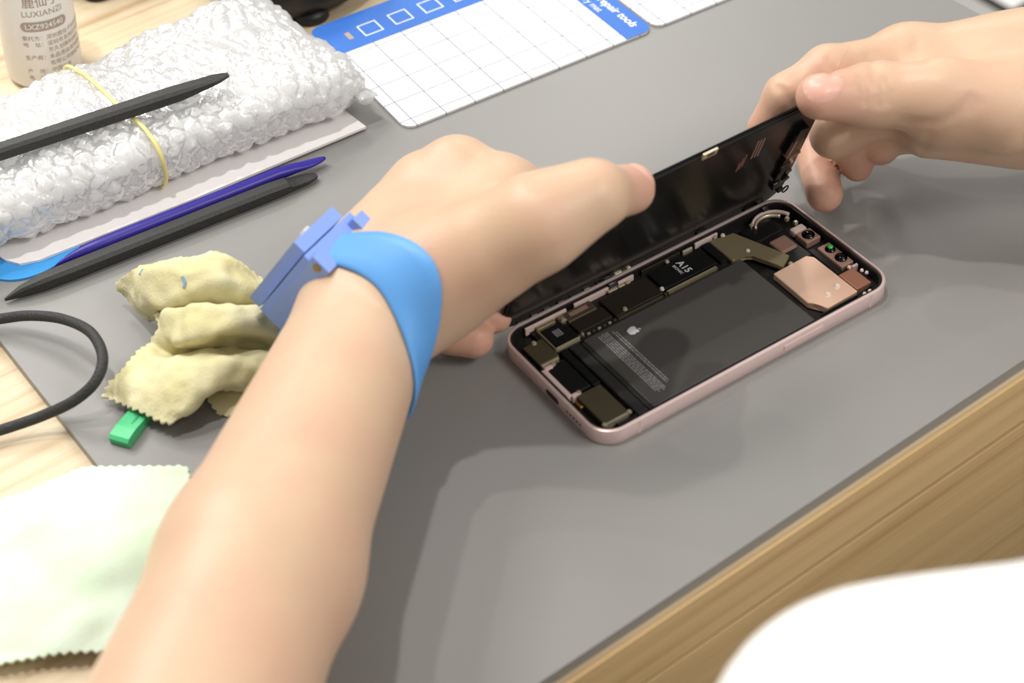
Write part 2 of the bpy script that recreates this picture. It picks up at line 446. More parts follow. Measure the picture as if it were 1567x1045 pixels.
# ------------------------------------------------------------------ bubble wrap parcel
def noi(v, s): return noise.noise(Vector((v[0] * s, v[1] * s, v[2] * s)))
PX = unit(P(545, 205) - P(20, 415)); PY = np.array([-PX[1], PX[0], 0.])
PO = P(545, 203) + PX * .0105                                    # right front corner at the bench
def wrap_section(s):
    """profile of the roll at distance s from its right end: half depth, half height, offsets"""
    return
LEN = .30; DEP = .098; HT = .030
Dp = lambda s: DEP - .136 * s
def wrap_point(s, a):
    """s: 0 right .. LEN left ; a: angle round the section"""
    e = max(0., 1 - s / .022); k = math.sqrt(max(1 - e * e, 0.0))
    hz = HT * .5 * (.30 + .70 * k); hd = Dp(s) * .5 * (.90 + .10 * k)
    ca, sa = math.cos(a), math.sin(a)
    y = hd * math.copysign(abs(ca) ** .55, ca); z = hz * math.copysign(abs(sa) ** .62, sa)
    # the end is cut slantwise like the photo's far right corner
    x = -.004 - s - .006 * (y / hd)
    return PO + PX * x + PY * (Dp(s) * .5 + .006 + y) + np.array([0, 0, HT * .5 + .0028 + z])
NS, NA = 330, 260
ctr = lambda s: PO + PX * (-.004 - s) + PY * (DEP * .5 + .006) + np.array([0, 0, HT * .5 + .003])
rng = random.Random(7)
base = np.array([[wrap_point(LEN * (i / (NS - 1)), 2 * PI * j / NA) for j in range(NA)] for i in range(NS)])
dS = np.gradient(base, axis=0); dA = np.roll(base, -1, 1) - np.roll(base, 1, 1)
Nn = np.cross(dS, dA); Nn /= np.linalg.norm(Nn, axis=2)[..., None] + 1e-9
if (Nn[NS // 2, NA // 4] @ np.array([0, 0, 1])) < 0: Nn = -Nn
peri = np.concatenate([[0], np.cumsum(np.linalg.norm(np.diff(base[NS // 2], axis=0), axis=1))])
amp = {}
V = np.zeros((NS, NA, 3))
for i in range(NS):
    s = LEN * i / (NS - 1)
    for j in range(NA):
        p = base[i, j]; t = peri[j]
        q = p * 1.0
        w1 = noi(p, 34); w2 = noi(p + 3.3, 75); w3 = 1 - abs(noi(p + 9.1, 120)) * 2; w4 = 1 - 2 * abs(noi(p + 5.2, 260))
        # hexagonal rows of bubbles, jittered by the crumpling
        ss = s + .004 * w1; tt = t + .004 * w2
        d = .0088; row = round(tt / (d * .866)); off = .5 * d * (row % 2); colm = round((ss - off) / d)
        key = (row, colm)
        if key not in amp: amp[key] = rng.choice((.0004, .0008, .0012, .0018, .0003))
        dx = ss - off - colm * d; dy = tt - row * d * .866
        rr = math.hypot(dx, dy) / (d * .47)
        dome = amp[key] * (math.sqrt(1 - rr * rr) if rr < 1 else 0) - .0009 * math.exp(-((rr - 1) / .16) ** 2)
        if rr < 1: dome += .0006 * (1 - rr) * w4
        w5 = 1 - 2 * abs(noi(p * np.array([1, 1.6, 1]) + 7.7, 190)); w6 = noi(p + 2.2, 430)
        V[i, j] = q + Nn[i, j] * (.0030 * w1 + .0013 * w2 + .0005 * w3 + .0003 * w4 + .0007 * w5 + .0003 * w6 + .7 * dome)
V[..., 2] = np.maximum(V[..., 2], .0021 + .0004 * np.sin(np.arange(NA) * 1.7)[None])
Vf = V.reshape(-1, 3); Fc = [(i * NA + j, i * NA + (j + 1) % NA, (i + 1) * NA + (j + 1) % NA, (i + 1) * NA + j) for i in range(NS - 1) for j in range(NA)]
Vf = np.concatenate([Vf, [V[0].mean(0), V[-1].mean(0)]])
Fc += [(NS * NA, (j + 1) % NA, j) for j in range(NA)] + [(NS * NA + 1, (NS - 1) * NA + j, (NS - 1) * NA + (j + 1) % NA) for j in range(NA)]
def bubble_mat():
    m = bpy.data.materials.new('bubble_film'); m.use_nodes = True; nt = m.node_tree; nt.nodes.remove(nt.nodes['Principled BSDF']); out = nt.nodes['Material Output']
    N = lambda t: nt.nodes.new(t)
    tc = N('ShaderNodeTexCoord'); n1 = N('ShaderNodeTexNoise'); n1.inputs['Scale'].default_value = 520; n1.inputs['Detail'].default_value = 3; nt.links.new(tc.outputs['Object'], n1.inputs['Vector'])
    bp = N('ShaderNodeBump'); bp.inputs['Strength'].default_value = .4; bp.inputs['Distance'].default_value = .001; nt.links.new(n1.outputs['Fac'], bp.inputs['Height'])
    df = N('ShaderNodeSubsurfaceScattering'); df.inputs[0].default_value = (.95, .955, .96, 1); df.inputs['Scale'].default_value = .013; df.inputs['Radius'].default_value = (1, 1, 1); tl = N('ShaderNodeBsdfTranslucent'); tl.inputs[0].default_value = (.93, .94, .95, 1)
    tp = N('ShaderNodeBsdfTransparent'); gl = N('ShaderNodeBsdfGlossy'); gl.inputs['Roughness'].default_value = .13
    for q in (df, tl, gl): nt.links.new(bp.outputs[0], q.inputs['Normal'])
    a = N('ShaderNodeMixShader'); a.inputs[0].default_value = .3; nt.links.new(df.outputs[0], a.inputs[1]); nt.links.new(tl.outputs[0], a.inputs[2])
    b = N('ShaderNodeMixShader'); b.inputs[0].default_value = .10; nt.links.new(a.outputs[0], b.inputs[1]); nt.links.new(tp.outputs[0], b.inputs[2])
    fr = N('ShaderNodeFresnel'); fr.inputs[0].default_value = 1.5; nt.links.new(bp.outputs[0], fr.inputs['Normal'])
    mul = N('ShaderNodeMath'); mul.operation = 'MULTIPLY_ADD'; mul.inputs[1].default_value = .4; mul.inputs[2].default_value = .03; nt.links.new(fr.outputs[0], mul.inputs[0])
    c = N('ShaderNodeMixShader'); nt.links.new(mul.outputs[0], c.inputs[0]); nt.links.new(b.outputs[0], c.inputs[1]); nt.links.new(gl.outputs[0], c.inputs[2])
    nt.links.new(c.outputs[0], out.inputs['Surface']); return m
MT['bubble'] = bubble_mat()
parcel = empty('bubble_wrap_parcel', tuple(PO + PX * -.15 + PY * .05)); tag(parcel, 'crumpled bubble wrap parcel bound with a yellow rubber band, at the bench back', 'package')
mesh('bubble_film', Vf, Fc, 'bubble', parcel, True)
# a second turn of the film lies inside the first
V2 = np.array([[V[i, j] - Nn[i, j] * (.0035 + .0016 * noi(V[i, j] + 31, 160) + .0012 * abs(noi(V[i, j] + 17, 330))) for j in range(0, NA, 2)] for i in range(4, NS - 4, 2)]); a2, b2 = V2.shape[:2]
V2[..., 2] = np.maximum(V2[..., 2], .0026)
mesh('inner_film', V2.reshape(-1, 3), [(i * b2 + j, i * b2 + (j + 1) % b2, (i + 1) * b2 + (j + 1) % b2, (i + 1) * b2 + j) for i in range(a2 - 1) for j in range(b2)], 'bubble', parcel, True)
# what is wrapped: a pale slab inside the film
bm = bmesh.new(); fm = frame_m(PO, PX, PY, (0, 0, 1)); prism(bm, [(-.03, .018), (-.03, DEP - .01), (-LEN + .02, Dp(LEN) - .01), (-LEN + .02, .018)], .009, .024, fm)
frombm('wrapped_slab', bm, 'white', parcel, True)
# loose film edge along the right end, with fat single bubbles
Vv = []; Ff = []
n1, n2 = 70, 10
for i in range(n1):
    for j in range(n2):
        y = .002 + (DEP + .006) * i / (n1 - 1); x = .001 + .0085 * j / (n2 - 1) * (1 + .25 * noi((y, 0, 0), 130)) - .006 * (y / DEP - .5) * 2 - .012
        z = .013 + .010 * math.sin(PI * i / (n1 - 1)) * (1 - .5 * j / n2) + .0025 * noi((x, y, 1), 150) + .0022 * abs(math.sin(y * 360)) * math.sin(PI * j / (n2 - 1)) 
        Vv.append(PO + PX * x + PY * y + np.array([0, 0, z]))
Ff = [(i * n2 + j, i * n2 + j + 1, (i + 1) * n2 + j + 1, (i + 1) * n2 + j) for i in range(n1 - 1) for j in range(n2 - 1)]
o = mesh('film_edge', Vv, Ff, 'bubble', parcel, True)
for y, x, z, r in ((.006, -.001, .0125, .0042), (.018, .001, .013, .004)):
    bm = bmesh.new(); bmesh.ops.create_uvsphere(bm, u_segments=20, v_segments=12, radius=r, matrix=Matrix.Translation(Vector((PO + PX * x + PY * y + np.array([0, 0, z])).tolist())) @ Matrix.Diagonal((1, 1, .8, 1)))
    frombm('bubble', bm, 'bubble', parcel, True)
# rubber band: round the roll at one place, over the crumpled film
sb = None
best = 9
for i in range(NS):
    e = abs(((base[i, NA // 4 * 3] - P(234, 292, .004)) @ PX))
    if e < best: best = e; sb = i
def band_ring():
    pts = []
    for j in range(0, NA, 3):
        fr = (base[sb, j] - PO) @ PY / DEP                 # runs a little slantwise over the top
        ii = int(np.clip(sb + 34 * fr * .0 + 0, 3, NS - 4))
        pts.append(V[ii - 2:ii + 3, j].mean(0) + Nn[ii, j] * .0016)
    pts = [np.mean([pts[(k + q) % len(pts)] for q in (-1, 0, 1)], 0) for k in range(len(pts))]
    return pts
ring = band_ring(); n = len(ring); Vv = []; Ff = []
for k, p in enumerate(ring):
    t = unit(ring[(k + 1) % n] - ring[k - 1]); u = unit(np.cross(t, PX)); 
    for a in range(8):
        an = 2 * PI * a / 8; Vv.append(p + PX * .0010 * math.cos(an) + u * .0006 * math.sin(an))
Ff = [(k * 8 + a, k * 8 + (a + 1) % 8, ((k + 1) % n) * 8 + (a + 1) % 8, ((k + 1) % n) * 8 + a) for k in range(n) for a in range(8)]
o = mesh('rubber_band', Vv, Ff, 'band', None, True); tag(o, 'thin yellow rubber band stretched round the bubble wrap parcel', 'rubber band')

# padded foam sheet under the parcel
fpix = [(560, 194), (300, 303), (60, 398), (30, 404), (8, 398), (-30, 372)]
front = [P(*q, .0022) for q in fpix]
bk = [front[-1] + PY * .085, front[0] + PY * .085 - PX * .01]
bm = bmesh.new(); prism(bm, [(q[0], q[1]) for q in front[::-1]] + [(bk[1][0], bk[1][1]), (bk[0][0], bk[0][1])][::1] if False else [(q[0], q[1]) for q in front] + [(bk[0][0], bk[0][1]), (bk[1][0], bk[1][1])], .0012, .0024)
tag(frombm('foam_sheet', bm, 'foam'), 'thin white foam sheet lying flat under the bubble wrap parcel', 'sheet')
# blue tray edge peeking out
bpix = [(135, 383), (104, 396), (64, 417), (30, 427), (0, 427), (-40, 415)]
fr2 = [P(*q, .001) for q in bpix]; bb = [fr2[-1] + PY * .05, fr2[0] + PY * .04 - PX * .02]
bm = bmesh.new(); prism(bm, [(q[0], q[1]) for q in catmull(fr2, 4)] + [(q[0], q[1]) for q in bb], .0001, .0011)
o = frombm('plastic_card', bm, 'trayblue'); tag(o, 'sky blue flexible plastic card sticking out under the foam sheet', 'card')

# ------------------------------------------------------------------ pry tools
def spudger(name, a, b, wv, w, h, prof, m, up=(0, 0, 1), round_=False):
    """bar from a to b; prof: list of (t, width factor, height factor, height offset)"""
    a = np.array(a); b = np.array(b); d = unit(b - a); s = unit(np.cross(d, up)); u = np.cross(s, d); L = np.linalg.norm(b - a)
    V = []; Fc = []
    sec = [(-1, -.6), (-.6, -1), (.6, -1), (1, -.6), (1, .6), (.6, 1), (-.6, 1), (-1, .6)]
    for t, fw, fh, fo in prof:
        for x, y in sec: V.append(a + d * L * t + s * x * w * .5 * fw + u * (y * h * .5 * fh + fo))
    if round_: sec = [(math.cos(2 * PI * k / 8 + .39), math.sin(2 * PI * k / 8 + .39)) for k in range(8)]; V = [a + d * L * t + s * x * w * .5 * fw + u * (y * h * .5 * fh + fo) for t, fw, fh, fo in prof for x, y in sec]
    n = len(prof); Fc = [(i * 8 + k, i * 8 + (k + 1) % 8, (i + 1) * 8 + (k + 1) % 8, (i + 1) * 8 + k) for i in range(n - 1) for k in range(8)]
    Fc += [tuple(range(8))[::-1], tuple(range((n - 1) * 8, n * 8))]
    bm = bmesh.new(); vv = [bm.verts.new(x) for x in V]
    for f in Fc: bm.faces.new([vv[i] for i in f])
    o = frombm(name, bm, m)
    for p in o.data.polygons: p.use_smooth = True
    if not round_:
        md = o.modifiers.new('edges', 'EDGE_SPLIT'); md.split_angle = math.radians(28)
    return o
tipf = [(0, .1, .2, -.0014), (.05, .5, .7, -.0004), (.12, .9, 1, 0), (.2, 1, 1, 0), (.84, 1, 1, 0), (.90, .98, .8, 0), (.912, .96, .5, -.0004), (.96, .85, .34, -.0008), (.99, .6, .24, -.001), (1, .35, .2, -.001)]
tipp = [(0, .06, .08, -.0020), (.02, .25, .3, -.0014), (.06, .55, .62, -.0006), (.12, .9, .92, 0), (.18, 1, 1, 0), (.82, 1, 1, 0), (.88, 1, .75, -.0003), (.93, .98, .42, -.0010), (.98, .7, .25, -.0012), (1, .3, .2, -.0012)]
e1 = P(350, 117, .0385); e0 = P(0, 232, .0385); e0 = e0 + (e0 - e1) * .25
tag(spudger('spudger', e0, e1, None, .0078, .0062, [(0, .12, .3, 0), (.1, .8, .9, 0), (.2, 1, 1, 0), (.72, 1, 1, 0), (.82, 1, .95, 0), (.86, .97, .8, .0002), (.955, .8, .42, .0008), (1, .35, .2, .001)], 'spudger'), 'dark grey nylon spudger lying across the top of the bubble wrap', 'pry tool', 'spudgers by the bubble wrap')
tag(spudger('spudger', P(6, 455, .0035), P(484, 265, .0035), None, .0078, .0064, tipf, 'spudger'), 'dark grey nylon spudger lying on the mat along the violet one', 'pry tool', 'spudgers by the bubble wrap')
tag(spudger('spudger', P(82, 402, .0062), P(497, 238, .0052), None, .0062, .0060, tipp, 'purple', round_=True), 'violet plastic spudger resting beside the edge of the white foam sheet', 'pry tool', 'spudgers by the bubble wrap')

# ------------------------------------------------------------------ bottle
bc = P(70, 107, ZT)
up_b = unit(np.array([0, 0, 1]) + .095 * np.array([.8, -.6, 0]))
fwd = np.array([-bc[0], -bc[1], 0]); fwd = unit(fwd - up_b * (fwd @ up_b)); rgt = unit(np.cross(up_b, fwd)); 
bottle = empty('bottle', tuple(bc)); tag(bottle, 'milky plastic bottle of cleaning liquid with grey printed lettering, behind the bubble wrap', 'bottle')
def lathe(name, prof, m, parent, o, ax, fx, seg=48):
    fy = np.cross(ax, fx); V = []; Fc = []
    for r, z in prof:
        for k in range(seg):
            a = 2 * PI * k / seg; V.append(o + ax * z + fx * r * math.cos(a) + fy * r * math.sin(a))
    n = len(prof)
    Fc = [(i * seg + k, i * seg + (k + 1) % seg, (i + 1) * seg + (k + 1) % seg, (i + 1) * seg + k) for i in range(n - 1) for k in range(seg)]
    Fc += [tuple(range(seg))[::-1], tuple(range((n - 1) * seg, n * seg))]
    return mesh(name, V, Fc, m, parent, True)
RB = .0186
lathe('bottle_body', [(.001, .0008), (RB - .003, .0002), (RB - .0008, .0012), (RB, .004), (RB, .05), (RB, .085), (RB - .001, .092), (RB - .005, .099), (.0085, .103), (.0085, .108)], 'bottle', bottle, bc, up_b, fwd)
lathe('cap', [(.0105, .105), (.0105, .128), (.009, .1295), (.0005, .13)], 'white', bottle, bc, up_b, fwd)
def bottle_text(name, items, m, r=RB + .00015):
    V = []; Fc = []
    for (s, size, ang, z, al, bo) in items:
        if s == '#pill':
            n = 24; pts = []
            for k in range(n + 1): pts.append((-.0100 + .02 * k / n, 1))
            hh = .00265; L = .0118; b0 = len(V); cols = 40
            for k in range(cols + 1):
                x = -L + 2 * L * k / cols; e = max(0, abs(x) - (L - hh)); h2 = math.sqrt(max(hh * hh - e * e, 0)) + 1e-5
                for q in (-1, 1):
                    a = ang + x / r; V.append(bc + up_b * (z + q * h2) + r * (fwd * math.cos(a) + rgt * math.sin(a)))
            Fc += [(b0 + 2 * k, b0 + 2 * k + 2, b0 + 2 * k + 3, b0 + 2 * k + 1) for k in range(cols)]; continue
        v, f = text_geo(s, size, align=al, bold=bo); b0 = len(V)
        for p in v:
            a = ang + p[0] / r; V.append(bc + up_b * (z + p[1]) + r * (fwd * math.cos(a) + rgt * math.sin(a)))
        Fc += [[i + b0 for i in g] for g in f]
    return mesh(name, V, Fc, m, bottle)
B0 = .12
bottle_text('lettering', [('鹿仙子', .0062, B0, .0502, 'CENTER', .00006), ('LUXIANZI', .0046, B0, .0442, 'CENTER', 0), ('#pill', 0, B0, .0372, '', 0)] +
    [(a, .0029, -.52, z, 'LEFT', 0) for a, z in (('委托方：深圳鹿仙子科技有限公司', .0306), ('地　址：深圳市龙岗区坂田街道', .0270), ('　　　　东久创新科技园', .0234), ('生产商：本品是由深圳鹿仙子', .0196), ('　　　　有限公司授权生产', .0158), ('产　地：中国广东', .0118), ('电　话：4000428808', .0080))], 'ink_brown')
bottle_text('code_lettering', [('LXZ924540', .0040, B0, .0372, 'CENTER', .00005)], 'bottle', RB + .0003)

# ------------------------------------------------------------------ round black stands at the back
def stand(center, R, label, hh=.03):
    r = empty('stand_base', tuple(center)); tag(r, label, 'stand', 'round black stands at the back')
    z0 = center[2]
    lathe('base', [(.001, .004), (R * .86, .004), (R * .93, .006), (R, .014), (R, hh - .004), (R - .002, hh), (R * .82, hh + .001), (R * .8, hh - .001), (.001, hh)], 'stand', r, np.array(center), np.array([0, 0, 1.]), np.array([1., 0, 0]))
    for a in (255, 15, 135):
        c = np.array(center) + .78 * R * np.array([math.cos(math.radians(a)), math.sin(math.radians(a)), 0])
        lathe('foot', [(.001, 0), (.0085, 0), (.0095, .001), (.0095, .006), (.001, .006)], 'black', r, c, np.array([0, 0, 1.]), np.array([1., 0, 0]), 20)
    lathe('post', [(.009, hh), (.009, .16), (.007, .163), (.001, .164)], 'stand', r, np.array(center), np.array([0, 0, 1.]), np.array([1., 0, 0]), 24)
c1 = P(447, -24, ZT); stand(c1, .0455, 'round black stand base with small feet, behind the bubble wrap')
c2 = P(142, -36, ZT); stand(c2, .024, 'smaller round black stand base at the top left, behind the bottle')

# ------------------------------------------------------------------ braided cable
cp = [(-620, 590, .0), (-400, 560, .0), (-200, 515, .001), (-60, 498, .004), (0, 488, .006), (45, 483, .010), (95, 488, .014), (138, 508, .018), (157, 545, .019), (147, 582, .016), (115, 612, .010), (70, 634, .0035), (20, 652, .0005), (-50, 674, -.0008), (-180, 715, -.003), (-350, 790, -.003), (-520, 860, -.003)]
pts = catmull([P(x, y, z) for x, y, z in cp], 16)
V, Fc = tube(pts, .0022, 14)
cm = MT['cable']; nt = cm.node_tree
tc = nt.nodes.new('ShaderNodeTexCoord'); vo = nt.nodes.new('ShaderNodeTexVoronoi'); vo.inputs['Scale'].default_value = 900
nt.links.new(tc.outputs['Object'], vo.inputs['Vector']); bp = nt.nodes.new('ShaderNodeBump'); bp.inputs['Strength'].default_value = .6; bp.inputs['Distance'].default_value = .0004
nt.links.new(vo.outputs['Distance'], bp.inputs['Height']); nt.links.new(bp.outputs[0], nt.nodes['Principled BSDF'].inputs['Normal'])
tag(mesh('braided_cable', V, Fc, 'cable', None, True), 'dark braided cable looping over the left edge of the rubber mat', 'cable')

# ------------------------------------------------------------------ cloths
def cloth(name, rows, nu, nv, m, thick, zig, amp=.0012, fr=70, zmin=.0006, parent=None):
    """rows of control points (world), smoothly interpolated; pinked edges"""
    R = [catmull(r, max(1, nu // (len(r) - 1))) for r in rows]
    n = min(len(r) for r in R); cols = [catmull([r[i] for r in R], max(1, nv // (len(rows) - 1))) for i in range(n)]
    G = np.array(cols)                              # [u][v]
    du = np.gradient(G, axis=0); dv = np.gradient(G, axis=1); N = np.cross(du, dv); N /= np.linalg.norm(N, axis=2)[..., None] + 1e-9
    for i in range(G.shape[0]):
        for j in range(G.shape[1]):
            p = G[i, j]; G[i, j] = p + N[i, j] * (amp * noi(p, fr) + amp * .5 * noi(p + 4, fr * 2.3))
    # pinking shears: triangular teeth on the border
    def teeth(line, inward, per):
        L = np.concatenate([[0], np.cumsum(np.linalg.norm(np.diff(line, axis=0), axis=1))])
        f = np.abs(((L / per) % 1) * 2 - 1)
        return line + inward * (f * zig)[:, None]
    per = .0036
    K = 7
    def pinch(get, put):
        l0 = get(0).copy(); d = get(3) - l0; d = d / (np.linalg.norm(d, axis=1)[:, None] + 1e-9)
        L = np.concatenate([[0], np.cumsum(np.linalg.norm(np.diff(l0, axis=0), axis=1))]); f = np.abs(((L / per) % 1) * 2 - 1)
        for r in range(K): put(r, get(r) + d * (f * zig * (1 - r / K))[:, None])
    def pr0(r, v): G[r] = v
    def pr1(r, v): G[-1 - r] = v
    def pr2(r, v): G[:, r] = v
    def pr3(r, v): G[:, -1 - r] = v
    pinch(lambda r: G[r], pr0); pinch(lambda r: G[-1 - r], pr1); pinch(lambda r: G[:, r], pr2); pinch(lambda r: G[:, -1 - r], pr3)
    G[..., 2] = np.maximum(G[..., 2], zmin)
    a, b = G.shape[:2]
    o = mesh(name, G.reshape(-1, 3), [(i * b + j, (i + 1) * b + j, (i + 1) * b + j + 1, i * b + j + 1) for i in range(a - 1) for j in range(b - 1)], m, parent, True)
    md = o.modifiers.new('thickness', 'SOLIDIFY'); md.thickness = thick; md.offset = 1
    return o
yr = [[(250, 392, .020), (305, 388, .027), (348, 386, .024), (392, 420, .018), (440, 455, .010)],
      [(205, 412, .022), (265, 415, .033), (325, 418, .034), (385, 440, .027), (440, 470, .015)],
      [(177, 438, .010), (225, 465, .017), (272, 462, .024), (335, 462, .022), (420, 480, .012)],
      [(222, 490, .004), (248, 487, .008), (285, 485, .009), (345, 485, .008), (420, 500, .006)],
      [(232, 480, .010), (262, 478, .022), (305, 470, .029), (362, 462, .031), (430, 475, .022)],
      [(240, 500, .012), (268, 520, .022), (315, 515, .026), (370, 500, .028), (430, 505, .018)],
      [(225, 522, .007), (262, 540, .008), (310, 535, .008), (365, 530, .010), (430, 530, .008)],
      [(200, 548, .008), (250, 555, .014), (308, 548, .020), (372, 545, .020), (430, 550, .012)],
      [(172, 582, .007), (232, 595, .013), (300, 590, .017), (372, 585, .013), (430, 580, .008)],
      [(150, 606, .004), (205, 630, .006), (262, 650, .007), (318, 606, .006), (400, 600, .004)]]
yrows = [[P(*q) for q in r] for r in yr]
yc = cloth('chamois_cloth', yrows, 96, 126, 'yellowcloth', .0010, .0019, .0022, 75)
tag(yc, 'crumpled pale yellow chamois cloth with pinked edges, left of the forearm', 'cloth')
flap = [[(300, 590, .004), (350, 585, .005), (410, 575, .004)], [(312, 606, .003), (352, 603, .004), (400, 600, .003)], [(322, 622, .002), (352, 622, .003), (385, 622, .002)], [(336, 638, .001), (350, 638, .001), (372, 640, .001)]]
cloth('lower_fold', [[P(*q) for q in r] for r in flap], 40, 42, 'yellowcloth', .001, .0014, .0005, 60, parent=yc)
# faint pen strokes on the chamois
dgv = bpy.context.evaluated_depsgraph_get(); dgv.update()
def drop(o, px, py):
    e = o.evaluated_get(dgv); ok, loc, nr, fi = e.ray_cast(Vector(CAM.tolist()), Vector(ray(px, py).tolist())); return (np.array(loc), np.array(nr)) if ok else None
for pl in ([(226, 404), (219, 412), (214, 420)], [(279, 423), (283, 432), (281, 440)]):
    hits = [drop(yc, *q) for q in pl]; hits = [h for h in hits if h is not None]
    if len(hits) > 1:
        V, Fc = tube([h[0] - ray(250, 420) * .0004 for h in hits], .0006, 6); mesh('pen_mark', V, Fc, 'ink', yc)

wr = [[(-120, 800, .003), (0, 765, .004), (70, 738, .006), (130, 714, .006), (200, 709, .007), (290, 711, .004)],
      [(-120, 850, .004), (0, 810, .009), (60, 785, .012), (130, 770, .013), (200, 765, .010), (300, 770, .005)],
      [(-120, 900, .003), (-10, 860, .006), (60, 840, .007), (130, 830, .012), (200, 835, .013), (300, 840, .005)],
      [(-100, 950, .003), (0, 915, .006), (60, 905, .006), (120, 900, .008), (190, 900, .008), (290, 900, .004)],
      [(-80, 990, .001), (8, 960, .003), (60, 955, .004), (120, 950, .006), (185, 950, .004), (280, 960, .003)],
      [(-60, 1030, .0), (20, 1016, .0), (60, 1008, .0005), (110, 1002, .0005), (170, 1000, .0), (270, 1000, .0)]]
tag(cloth('microfibre_cloth', [[P(*q) for q in r] for r in wr], 120, 100, 'greencloth', .0009, .0014, .0016, 38, zmin=.0006), 'pale green microfibre cloth lying loosely at the mat corner, beside the forearm', 'cloth')

# green tag under the chamois
g0 = P(172, 679); g1 = P(208, 632); gd = unit(g1 - g0); gs = np.array([gd[1], -gd[0], 0]); fm = frame_m(g0, gs, gd, (0, 0, 1))
bm = bmesh.new(); prof = [(0, 0), (.002, -.0002), (.022, .0), (.022, .003), (.006, .0046), (.001, .0042), (-.0003, .003)]
pr = [[bm.verts.new(fm @ Vector((x, y, max(z, 0) + .0001))) for y, z in prof] for x in (-.0008, .0078)]
bm.faces.new(pr[0][::-1]); bm.faces.new(pr[1])
for i in range(len(prof)): bm.faces.new((pr[0][i], pr[0][(i + 1) % len(prof)], pr[1][(i + 1) % len(prof)], pr[1][i]))
gt = frombm('plastic_clip', bm, 'tag'); tag(gt, 'small bright green plastic clip sticking out under the yellow chamois', 'clip')
bm = bmesh.new(); bbox(bm, (.0046, .0135, .0042), (.0007, .011, .0006), fm); frombm('slot', bm, mat('clip_slot', (52, 150, 104), .6), gt)

# ------------------------------------------------------------------ beyond the bench's right end
bx = empty('cardboard_box', (1.70, 1.12, -.75)); bx.rotation_euler = (0, 0, 0)
tag(bx, 'white box with a dark rim on the floor beyond the bench end', 'box')
def floorp(px, py): return P(px, py, -.70)
c0 = floorp(1550, 17); dx = unit(floorp(1567, 7) - c0); dy = unit(floorp(1520, 0) - c0)
pl = [c0, c0 + dx * .35, c0 + dx * .35 + dy * .4, c0 + dy * .4]
bm = bmesh.new(); prism(bm, [(p[0], p[1]) for p in pl], -.75, -.712); frombm('carton', bm, 'box', bx)
ctrp = sum(pl) / 4; pl2 = [p + (ctrp - p) * .018 for p in pl]
bm = bmesh.new()
for i in range(4):
    prism(bm, [(q[0], q[1]) for q in (pl[i], pl[(i + 1) % 4], pl2[(i + 1) % 4], pl2[i])], -.711, -.70)
frombm('rim', bm, 'boxdark', bx)
bm = bmesh.new(); prism(bm, [(p[0], p[1]) for p in pl2], -.711, -.7005); frombm('lid', bm, 'box', bx)
# ------------------------------------------------------------------ open phone
pc = np.array([.33483, .36112, 0.]); pa = -.0533157
pu = np.array([math.cos(pa), math.sin(pa), 0]); pv = np.array([-math.sin(pa), math.cos(pa), 0]); pw = np.array([0, 0, 1.])
FP = frame_m(pc, pu, pv, pw) @ Matrix.Scale(.001, 4)          # local millimetres
phone = empty('smartphone', tuple(pc)); tag(phone, 'rose pink smartphone lying open on the grey mat with its battery and boards bare', 'smartphone')
L2, W2, TH = 73.35, 35.75, 7.65
def ring_faces(bm, loops):
    vs = [[bm.verts.new(FP @ Vector((x, y, z))) for x, y in pts] for pts, z in loops]
    for a, b in zip(vs[:-1], vs[1:]):
        n = len(a)
        for i in range(n): bm.faces.new((a[i], a[(i + 1) % n], b[(i + 1) % n], b[i]))
    return vs
def rr(i, r=None, n=14): return rrect(-L2 + i, -W2 + i, L2 - i, W2 - i, max((10.6 - i) if r is None else r, .5), n)
bm = bmesh.new()
vs = ring_faces(bm, [(rr(1.0), 0), (rr(.35), .2), (rr(0), .8), (rr(0), TH - .75), (rr(.22), TH - .22), (rr(.75), TH), (rr(1.3), TH), (rr(1.35), TH - .9), (rr(1.36), 1.0)])
bm.faces.new(vs[0][::-1]); bm.faces.new(vs[-1])
fr = frombm('frame', bm, 'pink', phone, True); md = fr.modifiers.new('edges', 'EDGE_SPLIT'); md.split_angle = math.radians(40)
bm = bmesh.new(); ring_faces(bm, [(rr(1.37), 1.2), (rr(1.37), TH - .95), (rr(2.3), TH - 1.05), (rr(2.4), 1.2)]); frombm('inner_wall', bm, 'chassis', phone)
# dark seal seated on the ledge
bm = bmesh.new(); ring_faces(bm, [(rr(1.62), TH - 1.05), (rr(1.62), TH - .72), (rr(2.5), TH - .72), (rr(2.5), TH - 1.05), (rr(1.62), TH - 1.05)])
frombm('seal', bm, 'chassis', phone)
# floor of the shell
bm = bmesh.new(); prism(bm, rr(2.45), .9, 1.7, FP); frombm('inner_plate', bm, 'chassis', phone)
def box(name, u0, v0, u1, v1, z0, z1, m, parent=phone, bev=.25, rot=0, label=None):
    bm = bmesh.new(); c = ((u0 + u1) / 2, (v0 + v1) / 2, (z0 + z1) / 2)
    bbox(bm, (0, 0, 0), (u1 - u0, v1 - v0, z1 - z0), FP @ Matrix.Translation(c) @ Matrix.Rotation(math.radians(rot), 4, 'Z'), bev)
    o = frombm(name, bm, m, parent)
    if label: o['label'] = label
    return o
def screw(u, v, z, r=.75, m='screw', parent=phone, h=.7):
    bm = bmesh.new(); bcyl(bm, (u, v, z + h / 2), r, h, FP, r * .75, 16); bcyl(bm, (u, v, z + h + .05), r * .3, .1, FP, seg=6)
    return frombm('screw', bm, m, parent)
def poly(name, pts, z0, z1, m, parent=phone, bev=.25):
    bm = bmesh.new(); prism(bm, pts, z0, z1, FP)
    if bev: bmesh.ops.bevel(bm, geom=[e for e in bm.edges], offset=bev * .001, segments=2, affect='EDGES')
    return frombm(name, bm, m, parent)
